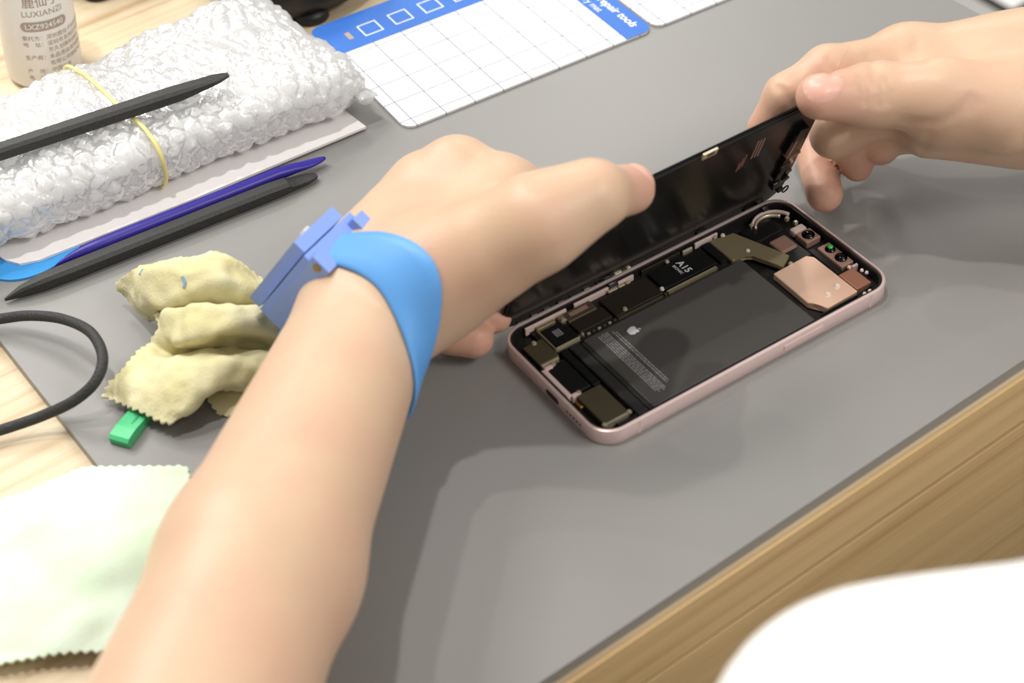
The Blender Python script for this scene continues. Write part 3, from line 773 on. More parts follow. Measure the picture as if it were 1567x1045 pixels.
# outer frame details
for (u, v, w, d, side) in ((-56, -W2, 1.1, .12, 'n'), (60, -W2, 1.1, .12, 'n'), (-60, W2, 1.1, .12, 'n')):
    box('antenna_band', u - w / 2, v - .05, u + w / 2, v + .05, .5, TH - .5, 'pinkplastic', bev=.02)
for v in (22.5,): box('antenna_band', -L2 - .05, v - .6, -L2 + .05, v + .6, .5, TH - .5, 'pinkplastic', bev=.02)
bt = box('side_button', 14.5, -W2 - .35, 34.5, -W2 + .2, 2.3, 5.2, 'pink', bev=.3)
bm = bmesh.new(); prism(bm, rrect(-4.3, -1.5, 4.3, 1.5, 1.45), -.2, .06, FP @ Matrix.Translation((-L2, -3, 3.7)) @ Matrix.Rotation(-PI / 2, 4, 'Y') @ Matrix.Rotation(PI / 2, 4, 'Z')); frombm('charging_port', bm, 'black', phone)
for k in range(5):
    bm = bmesh.new(); bcyl(bm, (0, 0, 0), .65, .16, FP @ Matrix.Translation((-L2, -13 - 2.1 * k, 3.7)) @ Matrix.Rotation(PI / 2, 4, 'Y'), seg=12); frombm('speaker_hole', bm, 'black', phone)
# battery
bat = box('battery', -46.5, -31.6, 34.2, 14.4, 1.7, 5.3, 'battery', bev=.8)
box('pull_tab', -53.0, -31.2, -48.2, 15.0, 1.7, 4.7, 'battery2', bev=.5)
box('battery_lip', -47.9, -30.8, -46.2, 13.8, 1.7, 4.6, 'battery2', bev=.3)
def flat(name, pts_list, z, m, parent):
    V = []; Fc = []
    for pts in pts_list:
        b = len(V)
        for p in pts: V.append(tuple(FP @ Vector((p[0], p[1], z))))
        Fc.append(tuple(range(b, b + len(pts))))
    return mesh(name, V, Fc, m, parent)
# fruit emblem on the battery: notched apple outline with a leaf, top of it towards the camera end of the phone
def apple(cu, cv, s):
    half = [(0, .36), (.12, .44), (.30, .46), (.46, .34), (.50, .12), (.46, -.12), (.36, -.34), (.22, -.50), (.10, -.50), (0, -.46)]
    r = catmull([(x, y, 0) for x, y in half], 5); rgt = [(q[0], q[1]) for q in r]
    out = []
    for x, y in rgt:
        bx_, by_ = .62, .14; d = math.hypot(x - bx_, y - by_)
        if d < .24: k = .24 / max(d, 1e-3); x, y = bx_ + (x - bx_) * k, by_ + (y - by_) * k
        out.append((x, y))
    pts = out + [(-x, y) for x, y in rgt[::-1][1:-1]]
    leaf = [(.02, .50), (.06, .64), (.16, .74), (.24, .76), (.22, .64), (.12, .54)]
    f = lambda q: (cu + s * q[1], cv - s * q[0])
    return [[f(q) for q in pts], [f(q) for q in leaf]]
flat('emblem', apple(-27.6, 6.6, 4.4), 5.33, 'label', bat)
rows = []
rnd = random.Random(3)
for k, (u, a, b) in enumerate(((-33.2, 10, -23.6), (-34.3, 11.0, -24.2), (-36.6, 12.2, -26), (-37.6, 12.0, -26.8), (-38.6, 12.2, -25.5), (-39.6, 11.6, -26.5), (-40.6, 11.9, -25.2))):
    v = a
    while v > b:
        ln = rnd.uniform(.7, 2.6); rows.append([(u - .27, max(v - ln, b)), (u + .27, max(v - ln, b)), (u + .27, v), (u - .27, v)]); v -= ln + .35
flat('fine_print', rows, 5.33, 'labeldim', bat)
# logic board along the far side
box('logic_board', -60, 15.4, 38.6, 33.0, 1.7, 3.6, 'chassis', bev=.1)
a15 = box('processor', -2.2, 18.8, 25.0, 30.8, 3.6, 5.0, 'chip', bev=.2, label='black processor chip with pale lettering')
fmA = FP @ Matrix.Translation((11.5, 25.2, 5.04)) @ Matrix.Rotation(-PI / 2, 4, 'Z') @ Matrix.Scale(1, 4)
lettering('lettering', [('A15', 4.6, .2, 1.0, 0, 'CENTER', 0, .08), ('BIONIC', 1.9, .2, -2.2, 0, 'CENTER', 0, .03)], fmA, 'label', a15)
box('board_rail', -2.0, 16.4, 23.4, 17.1, 3.4, 4.9, 'olive', bev=.1)
box('board_rail', -2.0, 17.4, 23.4, 17.9, 3.4, 4.6, 'solder', bev=.1)
box('board_shield', -27.8, 17.2, -4.2, 29.6, 3.4, 5.3, 'shielddark', bev=.3)
box('board_rail', -27.5, 16.2, -5, 16.9, 3.3, 4.7, 'shield', bev=.1)
box('board_shield', -45.0, 18.6, -28.8, 25.5, 3.4, 5.0, 'shielddark', bev=.3)
box('board_shield', -45.0, 26, -31.0, 31.8, 3.4, 5.2, 'shield', bev=.3)
box('foil_patch', -42.5, 28.2, -33.6, 30.4, 5.2, 5.35, 'taupe', bev=.05)
for k in range(7): box('capacitor', -45 + 2.6 * k, 16.7, -43.6 + 2.6 * k, 17.5, 3.4, 4.2, 'solder' if k % 2 else 'shield', bev=.1)
ch = box('modem_chip', -57.0, 17.4, -46.6, 28.8, 3.6, 4.8, 'chip', bev=.2)
flat('fine_print', [[(-53.5 + .9 * k, 22), (-53.0 + .9 * k, 22), (-53.0 + .9 * k, 26), (-53.5 + .9 * k, 26)] for k in range(4)], 4.83, 'labeldim', ch)
box('chip_rail', -57.6, 16.2, -46.4, 17.0, 3.4, 5.2, 'solder', bev=.1)
box('chip_rail', -58.3, 16.4, -57.6, 30, 3.4, 5.2, 'olive', bev=.1)
box('connector', -57.5, 29.6, -49, 31.6, 3.4, 5.3, 'olive', bev=.2)
box('connector', -47.6, 27.5, -44.8, 31.2, 3.4, 5.7, 'olive', bev=.3); screw(-46.4, 28.2, 5.5, .8, 'solder')
screw(-46.0, 17.2, 4.6, .9, 'shield'); screw(-44.3, 17.6, 4.4, .7, 'solder')
box('olive_cover', 26.2, 17.6, 30.0, 31.2, 3.4, 5.2, 'chip', bev=.2)
poly('logic_shield', [(30.2, 15.6), (36.2, 14.6), (39.0, 12.8), (44.2, -.2), (51.2, 4.0), (46.0, 17.5), (42.0, 29.0), (30.2, 31.0)], 3.6, 5.6, 'olive')
# gilt cover plate, notched at its near left corner
gp = poly('camera_cover', [(38.6, -.8), (56.6, -.4), (58.6, -3), (58.6, -29.2), (42.2, -29.6), (40.2, -24.6), (38.2, -22.6)], 2.4, 5.5, 'gold')
screw(47.6, -23.8, 5.4, 1.15, 'screw', gp, .9); screw(54.0, -22.2, 5.4, 1.15, 'screw', gp, .9)
box('plate_edge', 38.4, -30.6, 58.0, -29.9, 2.4, 4.6, 'chip', bev=.1)
box('flash_cover', 59.8, -27.8, 67.4, -16.6, 1.7, 4.6, 'brownplate', bev=.3)
box('pale_plate', 50.2, 7.2, 58.8, 16.2, 1.7, 5.0, 'taupe', bev=.9)
box('camera_bracket', 44, -.2, 60.2, 18.6, 1.7, 4.0, 'chip', bev=.4)
box('speaker_frame', 45.0, 18.8, 62.0, 30.0, 1.7, 4.2, 'chip', bev=1.2)
# front sensor group
fc = box('front_camera', 62.2, 5.6, 70.0, 13.0, 1.7, 5.1, 'taupe', bev=.5)
def lens(u, v, r, z, m, parent, h=1.2):
    bm = bmesh.new(); bcyl(bm, (u, v, z + h / 2), r, h, FP, r * .92); bmesh.ops.create_uvsphere(bm, u_segments=20, v_segments=10, radius=r * .72, matrix=FP @ Matrix.Translation((u, v, z + h)) @ Matrix.Diagonal((1, 1, .5, 1)))
    return frombm('lens', bm, m, parent, True)
lens(66.2, 9.4, 2.9, 4.6, 'blackgloss', fc, 1.0)
sn = box('sensor_bracket', 63.8, -14.2, 70.4, 1.2, 1.7, 4.9, 'taupe', bev=.5)
lens(67.4, -3.0, 2.35, 4.5, 'blackgloss', sn, 1.0); lens(67.4, -9.6, 2.75, 4.5, 'blackgloss', sn, 1.1)
bm = bmesh.new(); bmesh.ops.create_uvsphere(bm, u_segments=16, v_segments=10, radius=1.25, matrix=FP @ Matrix.Translation((67.6, -2.7, 6.0)) @ Matrix.Diagonal((1, 1, .6, 1))); g = frombm('green_reflex', bm, 'green', sn, True)
box('sensor_flex', 60.6, -15.4, 63.6, 3.0, 1.7, 3.8, 'chip', bev=.3)
bm = bmesh.new(); prism(bm, [(-1.2, 0), (1.2, 0), (1.6, 1.2), (-1.6, 1.2)], 1.7, 5.2, FP @ Matrix.Translation((68.6, -17.2, 0))); frombm('bracket_tab', bm, 'pink', phone)
for (u, v) in ((66.2, -15.8), (69.0, -20.4), (69.6, -22.6)): screw(u, v, 4.6, .8, 'screw')
# curved gilt spring in the far top corner
arc = []
for k in range(15):
    a = math.radians(150 - 120 * k / 14); arc.append(tuple(FP @ Vector((58.2 + 7.8 * math.cos(a), 22.2 + 7.4 * math.sin(a), 5.0))))
V, Fc = tube(arc, .0006, 8, flat=1.6); mesh('antenna_spring', V, Fc, 'solder', phone, True)
arc = [tuple(FP @ Vector((59.5 + 9.8 * math.cos(math.radians(140 - 125 * k / 14)), 22.4 + 9.6 * math.sin(math.radians(140 - 125 * k / 14)), 4.6))) for k in range(15)]
V, Fc = tube(arc, .0008, 8, flat=1.3); mesh('corner_bracket', V, Fc, 'pinkplastic', phone, True)
for (u, v) in ((51.5, 28.6), (66.4, 23.2), (67.6, 19.0)): box('contact', u - .9, v - .8, u + .9, v + .8, 3.6, 5.6, 'solder', bev=.3)
box('mid_bracket', 62.6, 13.6, 69.4, 17.4, 1.7, 5.0, 'pinkplastic', bev=.8)
# screws on boards
for (u, v, m) in ((-3.4, 19.2, 'screw'), (39.4, 16.4, 'screw'), (-22.6, 18.6, 'solder'), (37.4, 30.4, 'screw'), (8.6, 31.4, 'solder'), (48.2, -.4, 'solder'), (34.2, 31.8, 'solder')): screw(u, v, 5.3, 1.05, m)
screw(39.3, 14.6, 3.0, 1.0, 'goldpin', h=1.4); screw(-3.1, 17.0, 3.0, .9, 'goldpin', h=1.2)
# far wall fittings
for (u0, u1) in ((-22, -17.4), (-16.8, -13.6), (-13, -11)): box('connector', u0, 30.4, u1, 31.8, 4.8, 5.5, 'solder', bev=.15)
for (u0, u1, v, m) in ((-38, -8, 32.6, 'pinkplastic'), (-4, 16, 32.4, 'shielddark'), (17, 22, 31.8, 'solder'), (24, 36, 32.6, 'pinkplastic'), (-62, -42, 32.4, 'pinkplastic')):
    box('wall_strip', u0, v - .5, u1, v + .5, 2.5, 6.3, m, bev=.2)
# charging end
box('speaker_cover', -66.5, -27.5, -55.2, -9.2, 1.7, 4.9, 'shield', bev=.3)
box('speaker_cover', -68.0, 13.2, -58.6, 25.4, 1.7, 4.7, 'shield', bev=.4)
box('speaker_rim', -68.0, 11.6, -59.8, 12.6, 1.7, 5.3, 'solder', bev=.2)
box('haptic_motor', -57.4, -8.2, -54.0, 15.4, 1.7, 4.4, 'chip', bev=.4)
box('haptic_motor', -66.8, -7.6, -58.0, 10.8, 1.7, 4.5, 'chip', bev=.6)
box('port_bracket', -69.9, -8.4, -67.7, 9.6, 1.7, 5.6, 'pinkplastic', bev=.4)
box('port_lug', -68.2, -9.4, -64.4, -7.4, 1.7, 5.4, 'pinkplastic', bev=.5); box('port_lug', -68.0, 9.0, -64.2, 11.0, 1.7, 5.2, 'pinkplastic', bev=.5)
box('cover_rail', -66.6, -28.4, -55.4, -27.7, 2, 5.2, 'solder', bev=.1)
for (u, v, m) in ((-64.6, -8.3, 'solder'), (-55.2, -28.0, 'solder'), (-66.8, -28.0, 'solder'), (-63.6, 10.4, 'solder'), (-63.0, 24.6, 'solder')): screw(u, v, 4.8, 1.1, m)
box('gilt_contact', -69.2, -15.8, -67.4, -11.4, 3, 5.4, 'goldpin', bev=.6)
box('port_board', -62, -31, -50, -28.8, 1.7, 3.8, 'chip', bev=.3)
# near wall: flex and small parts
box('side_flex', 0, -33.0, 58, -32.0, 1.7, 4.4, 'chip', bev=.2)
for k in range(16):
    u = 2 + 3.4 * k; box('wall_contact', u, -32.9, u + rnd.uniform(.7, 2), -32.2, 4.2, 5.0 + .3 * (k % 3), ('shield', 'chip', 'solder', 'shielddark')[k % 4], bev=.15)
for u in (60.2, 63.0): screw(u, -31.6, 4.6, .8, 'screw')
box('wall_contact', -29, -33, -22, -32.2, 3, 4.8, 'brownplate', bev=.2); box('wall_contact', -14, -33, -7, -32.2, 3, 4.8, 'shield', bev=.2)

# ------------------------------------------------------------------ lifted display
th = math.radians(110)
SE = pv * math.cos(th) + pw * math.sin(th)                    # up the panel
SN = np.cross(pu, SE)                                         # outward glass face is -SN or +SN
if SN @ (CAM - pc) < 0: SN = -SN                              # SN points from the inner face to the camera side
SO = pc + pu * -.0705 + pv * .0385 + pw * .0030
FS = frame_m(SO, pu, SE, SN) @ Matrix.Scale(.001, 4)          # z = 0: inner face
SW, SH = 146.0, 70.6
def SC(a, b, c=0.): return SO + pu * a + SE * b + SN * c
def onscreen(px, py, c=0.):
    """point c in front of the panel's inner face seen at this place"""
    r = ray(px, py); t = ((SO + SN * c - CAM) @ SN) / (r @ SN); return CAM + r * t
scr = empty('phone_display', tuple(SO + pu * .073)); tag(scr, 'black phone display panel held upright by both hands behind the open phone', 'display panel')
bm = bmesh.new(); prism(bm, rrect(0, 0, SW, SH, 10.2, 12), -2.0, -1.0, FS)
bmesh.ops.bevel(bm, geom=[e for e in bm.edges], offset=.00025, segments=2, affect='EDGES'); frombm('front_glass', bm, 'blackgloss', scr)
bm = bmesh.new(); prism(bm, rrect(.9, .9, SW - .9, SH - .9, 9.4, 12), -1.0, -.25, FS); frombm('bezel', bm, 'black', scr)
bm = bmesh.new(); prism(bm, rrect(1.8, 1.8, SW - 1.8, SH - 1.8, 8.6, 12), -.25, 0, FS); frombm('backing', bm, 'screenback', scr)
def sbox(name, a0, b0, a1, b1, z0, z1, m, bev=.15, rot=0, parent=scr):
    bm = bmesh.new(); bbox(bm, (0, 0, 0), (a1 - a0, b1 - b0, z1 - z0), FS @ Matrix.Translation(((a0 + a1) / 2, (b0 + b1) / 2, (z0 + z1) / 2)) @ Matrix.Rotation(math.radians(rot), 4, 'Z'), bev)
    return frombm(name, bm, m, parent)
def sloc(px, py):
    q = onscreen(px, py) - SO; return q @ pu * 1000, q @ SE * 1000
a, b = sloc(1085, 234); tb = sbox('foam_tab', a - 3.6, b - 1.9, a + 3.6, b + 1.9, 0, .9, 'solder', .3); sbox('tab_patch', a - 1.4, b - .6, a + 2, b + 1.0, .9, 1.05, 'chip', .05, parent=tb)
# printed flex stripes
a, b = sloc(1138, 250)
for k in range(3): sbox('flex_trace', a - 3 + 1.1 * k, b - 4 + k, a - 2.4 + 1.1 * k, b + 2 + 2.2 * k, 0, .12, 'brownplate', .02)
for k in range(3): sbox('flex_trace', a + 3 + 1.6 * k, b + 1.0, a + 3.7 + 1.6 * k, b + 13, 0, .12, 'taupe', .02)
# earpiece and sensor flex along the right end
for (px, py, sa, sb2, z, m, rt) in ((1221, 200, 5, 8, 2.6, 'chip', -8), (1213, 214, 6.5, 12, 2.2, 'chip', -8), (1207, 222, 1.3, 12, 2.6, 'taupe', -6), (1211, 232, 6, 1.2, 2.6, 'taupe', 20), (1206, 240, 1.3, 5, 2.4, 'solder', 30), (1201, 242, 4.2, 6, 1.8, 'chip', -12),
        (1197, 252, 5, 5, 2.2, 'shielddark', 10), (1202, 256, 3, 2.2, 2.6, 'shield', 25), (1191, 262, 4, 7, 1.8, 'chip', -5), (1198, 266, 2.6, 3, 2.8, 'chip', 40), (1193, 272, 4.4, 2.2, 2.2, 'shield', -15), (1186, 279, 5, 5, 1.8, 'chip', 10), (1190, 286, 3, 2, 2.4, 'shielddark', 0)):
    a, b = sloc(px, py); sbox('earpiece_flex', a - sa / 2, b - sb2 / 2, a + sa / 2, b + sb2 / 2, 0, z, m, .3, rt)
a, b = sloc(1199, 286); bm = bmesh.new(); lo_ = [(a + 1.5 * math.cos(t), b + 2.2 * math.sin(t)) for t in np.linspace(0, 2 * PI, 20, endpoint=False)]
V, Fc = tube([tuple(FS @ Vector((q[0], q[1], 1.2))) for q in lo_ + lo_[:1]], .00035, 6, up=tuple(SN)); mesh('flex_loop', V, Fc, 'chip', scr, True); bm.free()
# joint flex cables bridging to the phone's far wall
for (px, py, sa, m) in ((950, 408, 9, 'solder'), (1078, 352, 5, 'shielddark'), (1158, 318, 7, 'shielddark')):
    q = P(px, py, .0078) - pc; u = q @ pu * 1000
    sbox('flex_connector', u + 70.5 - sa / 2, .6, u + 70.5 + sa / 2, 3.4, -.2, 1.6, m, .3)
for (px, py, w_) in ((925, 420, 5), (1168, 312, 4)):
    q = P(px, py, .0078) - pc; u = q @ pu * 1000
    arc = [SC((u + 70.5) * .001, .006, .0005), SC((u + 70.5) * .001, .002, .0022), pc + pu * u * .001 + pv * .0332 + pw * .0072, pc + pu * u * .001 + pv * .0318 + pw * .0055]
    V, Fc = tube(catmull(arc, 6), w_ * .0005, 8, up=tuple(pu), flat=1); V = np.array(V)
    # flatten into a ribbon
    c = catmull(arc, 6); 
    for i in range(len(c)):
        for k in range(8):
            d = V[i * 8 + k] - c[i]; along = d @ pu; V[i * 8 + k] = c[i] + pu * along + (d - pu * along) * .12
    mesh('flex_ribbon', V, Fc, 'chip', scr, True)
for k in range(9):
    sbox('edge_clip', 8 + 6.5 * k, 2.2, 11 + 6.5 * k, 3.6 + .6 * (k % 2), 0, .8, ('shielddark', 'chip', 'shield')[k % 3], .2)
# ------------------------------------------------------------------ person: two arms, hands, part of the torso and the white shirt
fl = Flesh()
SK = {}
def chk(nm, a, b): SK[nm] = round(float(np.linalg.norm(np.array(a) - np.array(b))) * 1000)
# ---- left arm (the one with the strap)
LW = P(572, 462, .046)
LE = P(330, 1045, .047); LE = LW + unit(LE - LW) * .262; LE[2] = .048
ax = unit(LE - LW)
toCam = unit(CAM - LW)
dors = unit(np.array([-.35, .2, .9])); dors = unit(dors - ax * (dors @ ax)); wid = np.cross(ax, dors)
if wid @ M[0] < 0: wid = -wid                                  # thumb side, to the right in view
mI, mM, mR, mP = P(765, 297, .062), P(700, 262, .064), P(645, 288, .057), P(606, 340, .046)
cI, cP = LW + wid * .012 - ax * .022, LW - wid * .012 - ax * .022
r_ = lambda t: 0
fl.core += [Cap(LW + wid * .0065, LW + wid * .002 + ax * .12, .0185, .0262, .02), Cap(LW - wid * .0075, LW - wid * .0075 + ax * .11, .0182, .0255, .02),
            Cap(LW + ax * .14 - wid * .002, LE, .0312, .0385, .022), Cap(LW, LW - ax * .02, .0185, .019, .02),
            Cap(cI, mI, .0165, .0125, .014), Cap(LW - ax * .02, mM, .0175, .0125, .012), Cap(cP, mR, .017, .0120, .012), Cap(cP - dors * .004, mP, .0165, .0110, .012)]
tC, tM, tI, tT = P(656, 430, .060), P(828, 338, .0890), onscreen(904, 300, .0095), onscreen(964, 290, .0062)
fl.core += [Cap(cI, tC, .0165, .0172, .016), Cap(tC, tM, .0178, .0148, .014), Cap(mI - dors * .008, (tC + tM) / 2, .0115, .0125, .022), Cap(cP - dors * .012, tC, .014, .015, .02)]
fl.limbs.append(([Cap(tM, tI, .0152, .0110, .010), Cap(tI, tT, .0108, .0092, .010)], .012))
iP, iD, iT = onscreen(872, 322, -.022), onscreen(932, 338, -.015), onscreen(985, 352, -.0095)
fl.limbs.append(([Cap(mI, iP, .0115, .0095), Cap(iP, iD, .0093, .0085), Cap(iD, iT, .0083, .0070)], .009))
dP, dD, dT = onscreen(806, 352, -.022), onscreen(864, 368, -.0155), onscreen(920, 374, -.0098)
fl.limbs.append(([Cap(mM, dP, .0115, .0097), Cap(dP, dD, .0095, .0086), Cap(dD, dT, .0083, .0070)], .009))
eP, eD, eT = P(700, 428, .022), P(724, 474, .016), P(758, 485, .0125)
fl.limbs.append(([Cap(mR, eP, .0108, .0092), Cap(eP, eD, .009, .0082), Cap(eD, eT, .0080, .0066)], .009))
fP, fD, fT = P(640, 470, .017), P(690, 506, .0135), P(725, 518, .0108)
fl.limbs.append(([Cap(mP, fP, .0098, .0084), Cap(fP, fD, .0088, .0086), Cap(fD, fT, .0086, .0080)], .009))
for nm, a, b in (('L idx', mI, iP), ('L idx2', iP, iD), ('L mid', mM, dP), ('L mid2', dP, dD), ('L rng', mR, eP), ('rng2', eP, eD), ('rng3', eD, eT), ('L pky', mP, fP), ('pk2', fP, fD), ('pk3', fD, fT), ('thumb mc', tC, tM), ('th1', tM, tI), ('th2', tI, tT), ('palm', LW, mM), ('knuck', mI, mP)): chk(nm, a, b)
# ---- right arm
RW = P(1625, 134, .058); rdir = unit(np.array([.80, -.60, -.03])); RE = RW + rdir * .25; RE[2] = .045
nI, nM, nR, nP = P(1388, 90, .063), P(1400, 112, .060), P(1412, 148, .053), P(1425, 182, .043)
kI, kP = P(1560, 96, .062), P(1565, 172, .049)
upR = np.array([0, 0, 1.])
fl.core += [Cap(RW + upR * .007, RE, .0200, .034, .02), Cap(RW - upR * .004, RE, .0195, .034, .02), Cap(P(1540, 132, .056), RW, .021, .020, .02),
            Cap(kI, nI, .019, .0118, .014), Cap(kI, nM, .017, .0118, .012), Cap(kP, nR, .017, .0115, .012), Cap(kP, nP, .0175, .0108, .012)]
uC, uM, uI, uT = P(1535, 165, .066), P(1440, 146, .072), onscreen(1337, 145, .0105), onscreen(1253, 148, .0032)
fl.core += [Cap(uC, uM, .0185, .0140, .012), Cap(P(1560, 200, .045), P(1420, 205, .045), .012, .0095, .012), Cap(uM - np.array([0, 0, .012]), nI, .009, .0085, .014)]
fl.limbs.append(([Cap(uM, uI, .0130, .0122, .006), Cap(uI, uT, .0122, .0090, .006)], .008))
jP, jD, jT = P(1266, 106, .071), P(1203, 146, .064), onscreen(1170, 196, -.0105)
fl.limbs.append(([Cap(nI, jP, .0112, .0094), Cap(jP, jD, .0093, .0085), Cap(jD, jT, .0083, .0072)], .009))
qP, qD, qT = np.array([.4465, .4015, .040]), onscreen(1241, 214, -.0128), P(1262, 297, .0125)
fl.limbs.append(([Cap(nM, qP, .0112, .0094), Cap(qP, qD, .0092, .0087), Cap(qD, qT, .0086, .0078)], .008))
sP, sD, sT = P(1275, 207, .040), P(1300, 222, .030), P(1312, 254, .019)
fl.limbs.append(([Cap(nR, sP, .0108, .0090), Cap(sP, sD, .0088, .0080), Cap(sD, sT, .0078, .0067)], .008))
vP, vD, vT = P(1345, 216, .032), P(1348, 224, .026), P(1352, 222, .020)
fl.limbs.append(([Cap(nP, vP, .0098, .0082), Cap(vP, vD, .008, .0072), Cap(vD, vT, .007, .006)], .008))
for nm, a, b in (('R idx', nI, jP), ('R idx2', jP, jD), ('R idx3', jD, jT), ('R mid', nM, qP), ('mid2', qP, qD), ('mid3', qD, qT), ('R rng', nR, sP), ('rng2', sP, sD), ('rng3', sD, sT), ('R pky', nP, vP), ('th mc', uC, uM), ('th1', uM, uI), ('th2', uI, uT), ('palm', RW, nM), ('knuck', nI, nP)): chk(nm + 'R', a, b)
tips = np.array([iT, dT, eT, fT, tT, jT, qT, sT, vT, uT, qD * .5 + qT * .5])
# ---- upper arms and trunk (continuing out of the picture)
LS, RS = np.array([.27, -.04, .17]), np.array([.635, -.04, .19])
fl.core += [Cap(LE, LS, .040, .050, .03), Cap(RE, RS, .038, .050, .03), Cap(LS, RS, .055, .055, .04), Cap((LS + RS) / 2 + [0, -.01, -.05], (LS + RS) / 2 + [0, -.03, -.40], .125, .12, .06)]
# creases
fl.groove([(1316, 118), (1324, 136), (1325, 158)], .0016, .0013); fl.groove([(1334, 116), (1343, 136), (1343, 160)], .0016, .0013); fl.groove([(1353, 118), (1359, 138), (1357, 158)], .0014, .0013)
fl.groove([(1190, 132), (1200, 142), (1210, 160)], .0014, .0015); fl.groove([(1268, 88), (1269, 104), (1272, 118)], .0012, .0015); fl.groove([(1330, 84), (1333, 98), (1340, 106)], .0012, .0015)
fl.groove([(1390, 188), (1440, 187), (1468, 170), (1485, 150)], .0010, .0018); fl.groove([(1485, 172), (1498, 155)], .0007, .0014); fl.groove([(1408, 95), (1400, 75), (1404, 60)], .0010, .0020)
fl.groove([(1410, 232), (1420, 215), (1422, 205)], .0008, .0015); fl.groove([(1246, 245), (1260, 246), (1274, 254)], .0009, .0013)
fl.groove([(860, 380), (845, 378), (835, 390)], .0005, .0010)
lo = [min(LE[0], LW[0]) - .06, -.20, -.18]; hi = [max(RE[0], .62) + .07, .56, .33]
vs, qs = surface_nets(fl.d, lo, hi, .0015)
c = vs[qs]; vol = np.einsum('ij,ij->', np.cross(c[:, 1] - c[:, 0], c[:, 2] - c[:, 0]), c[:, 0])
if vol < 0: qs = qs[:, ::-1]
# skin
m = mat('skin', (226, 178, 142), .42, spec=.4, sss=.25, sssr=(.0035, 0, 0)); MT['skin'] = m
nt = m.node_tree; b = nt.nodes['Principled BSDF']
at = nt.nodes.new('ShaderNodeAttribute'); at.attribute_name = 'flush'
tc = nt.nodes.new('ShaderNodeTexCoord'); n1 = nt.nodes.new('ShaderNodeTexNoise'); n1.inputs['Scale'].default_value = 38; n1.inputs['Detail'].default_value = 3
nt.links.new(tc.outputs['Object'], n1.inputs['Vector'])
mp = nt.nodes.new('ShaderNodeMapRange'); mp.inputs[1].default_value = .35; mp.inputs[2].default_value = .7; mp.inputs[4].default_value = .3; nt.links.new(n1.outputs['Fac'], mp.inputs[0])
ad = nt.nodes.new('ShaderNodeMath'); ad.operation = 'ADD'; ad.use_clamp = True; nt.links.new(at.outputs['Fac'], ad.inputs[0]); nt.links.new(mp.outputs[0], ad.inputs[1])
mx = nt.nodes.new('ShaderNodeMix'); mx.data_type = 'RGBA'; nt.links.new(ad.outputs[0], mx.inputs[0]); mx.inputs[6].default_value = lin((204, 175, 148)); mx.inputs[7].default_value = lin((202, 148, 131))
nt.links.new(mx.outputs[2], b.inputs['Base Color'])
n2 = nt.nodes.new('ShaderNodeTexNoise'); n2.inputs['Scale'].default_value = 700; n2.inputs['Detail'].default_value = 4; nt.links.new(tc.outputs['Object'], n2.inputs['Vector'])
bp = nt.nodes.new('ShaderNodeBump'); bp.inputs['Strength'].default_value = .25; bp.inputs['Distance'].default_value = .0004; nt.links.new(n2.outputs['Fac'], bp.inputs['Height']); nt.links.new(bp.outputs[0], b.inputs['Normal'])
person = empty('person', tuple((LS + RS) / 2 + [0, -.03, -.45])); tag(person, 'person in a white shirt holding up the phone display with both bare hands', 'person')
body = mesh('body', vs, qs, 'skin', person, True)
fv = np.zeros(len(vs))
for t in tips: fv = np.maximum(fv, .75 * np.clip(1 - np.linalg.norm(vs - t, axis=1) / .026, 0, 1) ** .8)
pal = P(1375, 85, .055); fv = np.maximum(fv, .35 * np.clip(1 - np.linalg.norm(vs - pal, axis=1) / .035, 0, 1))
body.data.attributes.new('flush', 'FLOAT', 'POINT').data.foreach_set('value', fv.astype(np.float32))
# nails
def nail(tipc, base, dorsal, wdt, lng, back=.0):
    a = unit(tipc - base); dn = unit(dorsal - a * (dorsal @ a)); s = np.cross(a, dn); V = []; n = 13
    for i in range(n):
        for j in range(n):
            x = (i / (n - 1) * 2 - 1); y = (j / (n - 1) * 2 - 1)
            X = x * math.sqrt(max(1 - .45 * y * y, 0)) * (1 - .12 * max(-y, 0)); Y = y * math.sqrt(max(1 - .45 * x * x, 0))
            o = tipc + a * (back + Y * lng / 2) + s * X * wdt / 2 + dn * .03
            h = fl.hit(o, -dn, 0, .05); h = o - dn * .03 if h is None else h
            V.append(h + dn * (.00045 - .0006 * max(abs(x), abs(y)) ** 6))
    Fc = [(i * n + j, (i + 1) * n + j, (i + 1) * n + j + 1, i * n + j + 1) for i in range(n - 1) for j in range(n - 1)]
    return mesh('fingernail', V, Fc, 'nail', person, True)
nail(uT, uI, unit(CAM - uT) * 1.0 + M[1] * .55, .0135, .0145, .0012)
nail(tT, tI, M[1] * 1.0 + M[0] * .75 + unit(CAM - tT) * .1, .0135, .0125, .0030)
# shirt: trunk and short sleeves, loose over the body
sh = Flesh()
sl = LS + (LE - LS) * .46; sr = RS + (RE - RS) * .45
A_, B_, C_ = CAM + ray(1356, 1204) * .366, CAM + ray(1690, 1212) * .355, CAM + ray(2500, 1000) * .37
sh.core += [Cap(LS, sl, .060, .050, .03), Cap(RS, sr, .062, .062, .03), Cap(LS, RS, .066, .066, .05), Cap((LS + RS) / 2 + [0, -.005, -.06], (LS + RS) / 2 + [0, -.03, -.42], .148, .15, .07),
            Cap(A_, B_, .0335, .0375, .02), Cap(B_, C_, .0375, .06, .03), Cap(A_, sl, .034, .045, .03)]
def fold(p): 
    return .003 * np.sin(p[:, 0] * 45 + 3 * np.sin(p[:, 2] * 22)) * np.cos(p[:, 1] * 38 + p[:, 2] * 30) 
sd = lambda p, c=None, R=None: sh.d(p, c, None if R is None else R + .01) + fold(p)
v2, q2 = surface_nets(sd, [-.05, -.25, -.42], [.85, .30, .36], .0045)
c = v2[q2]
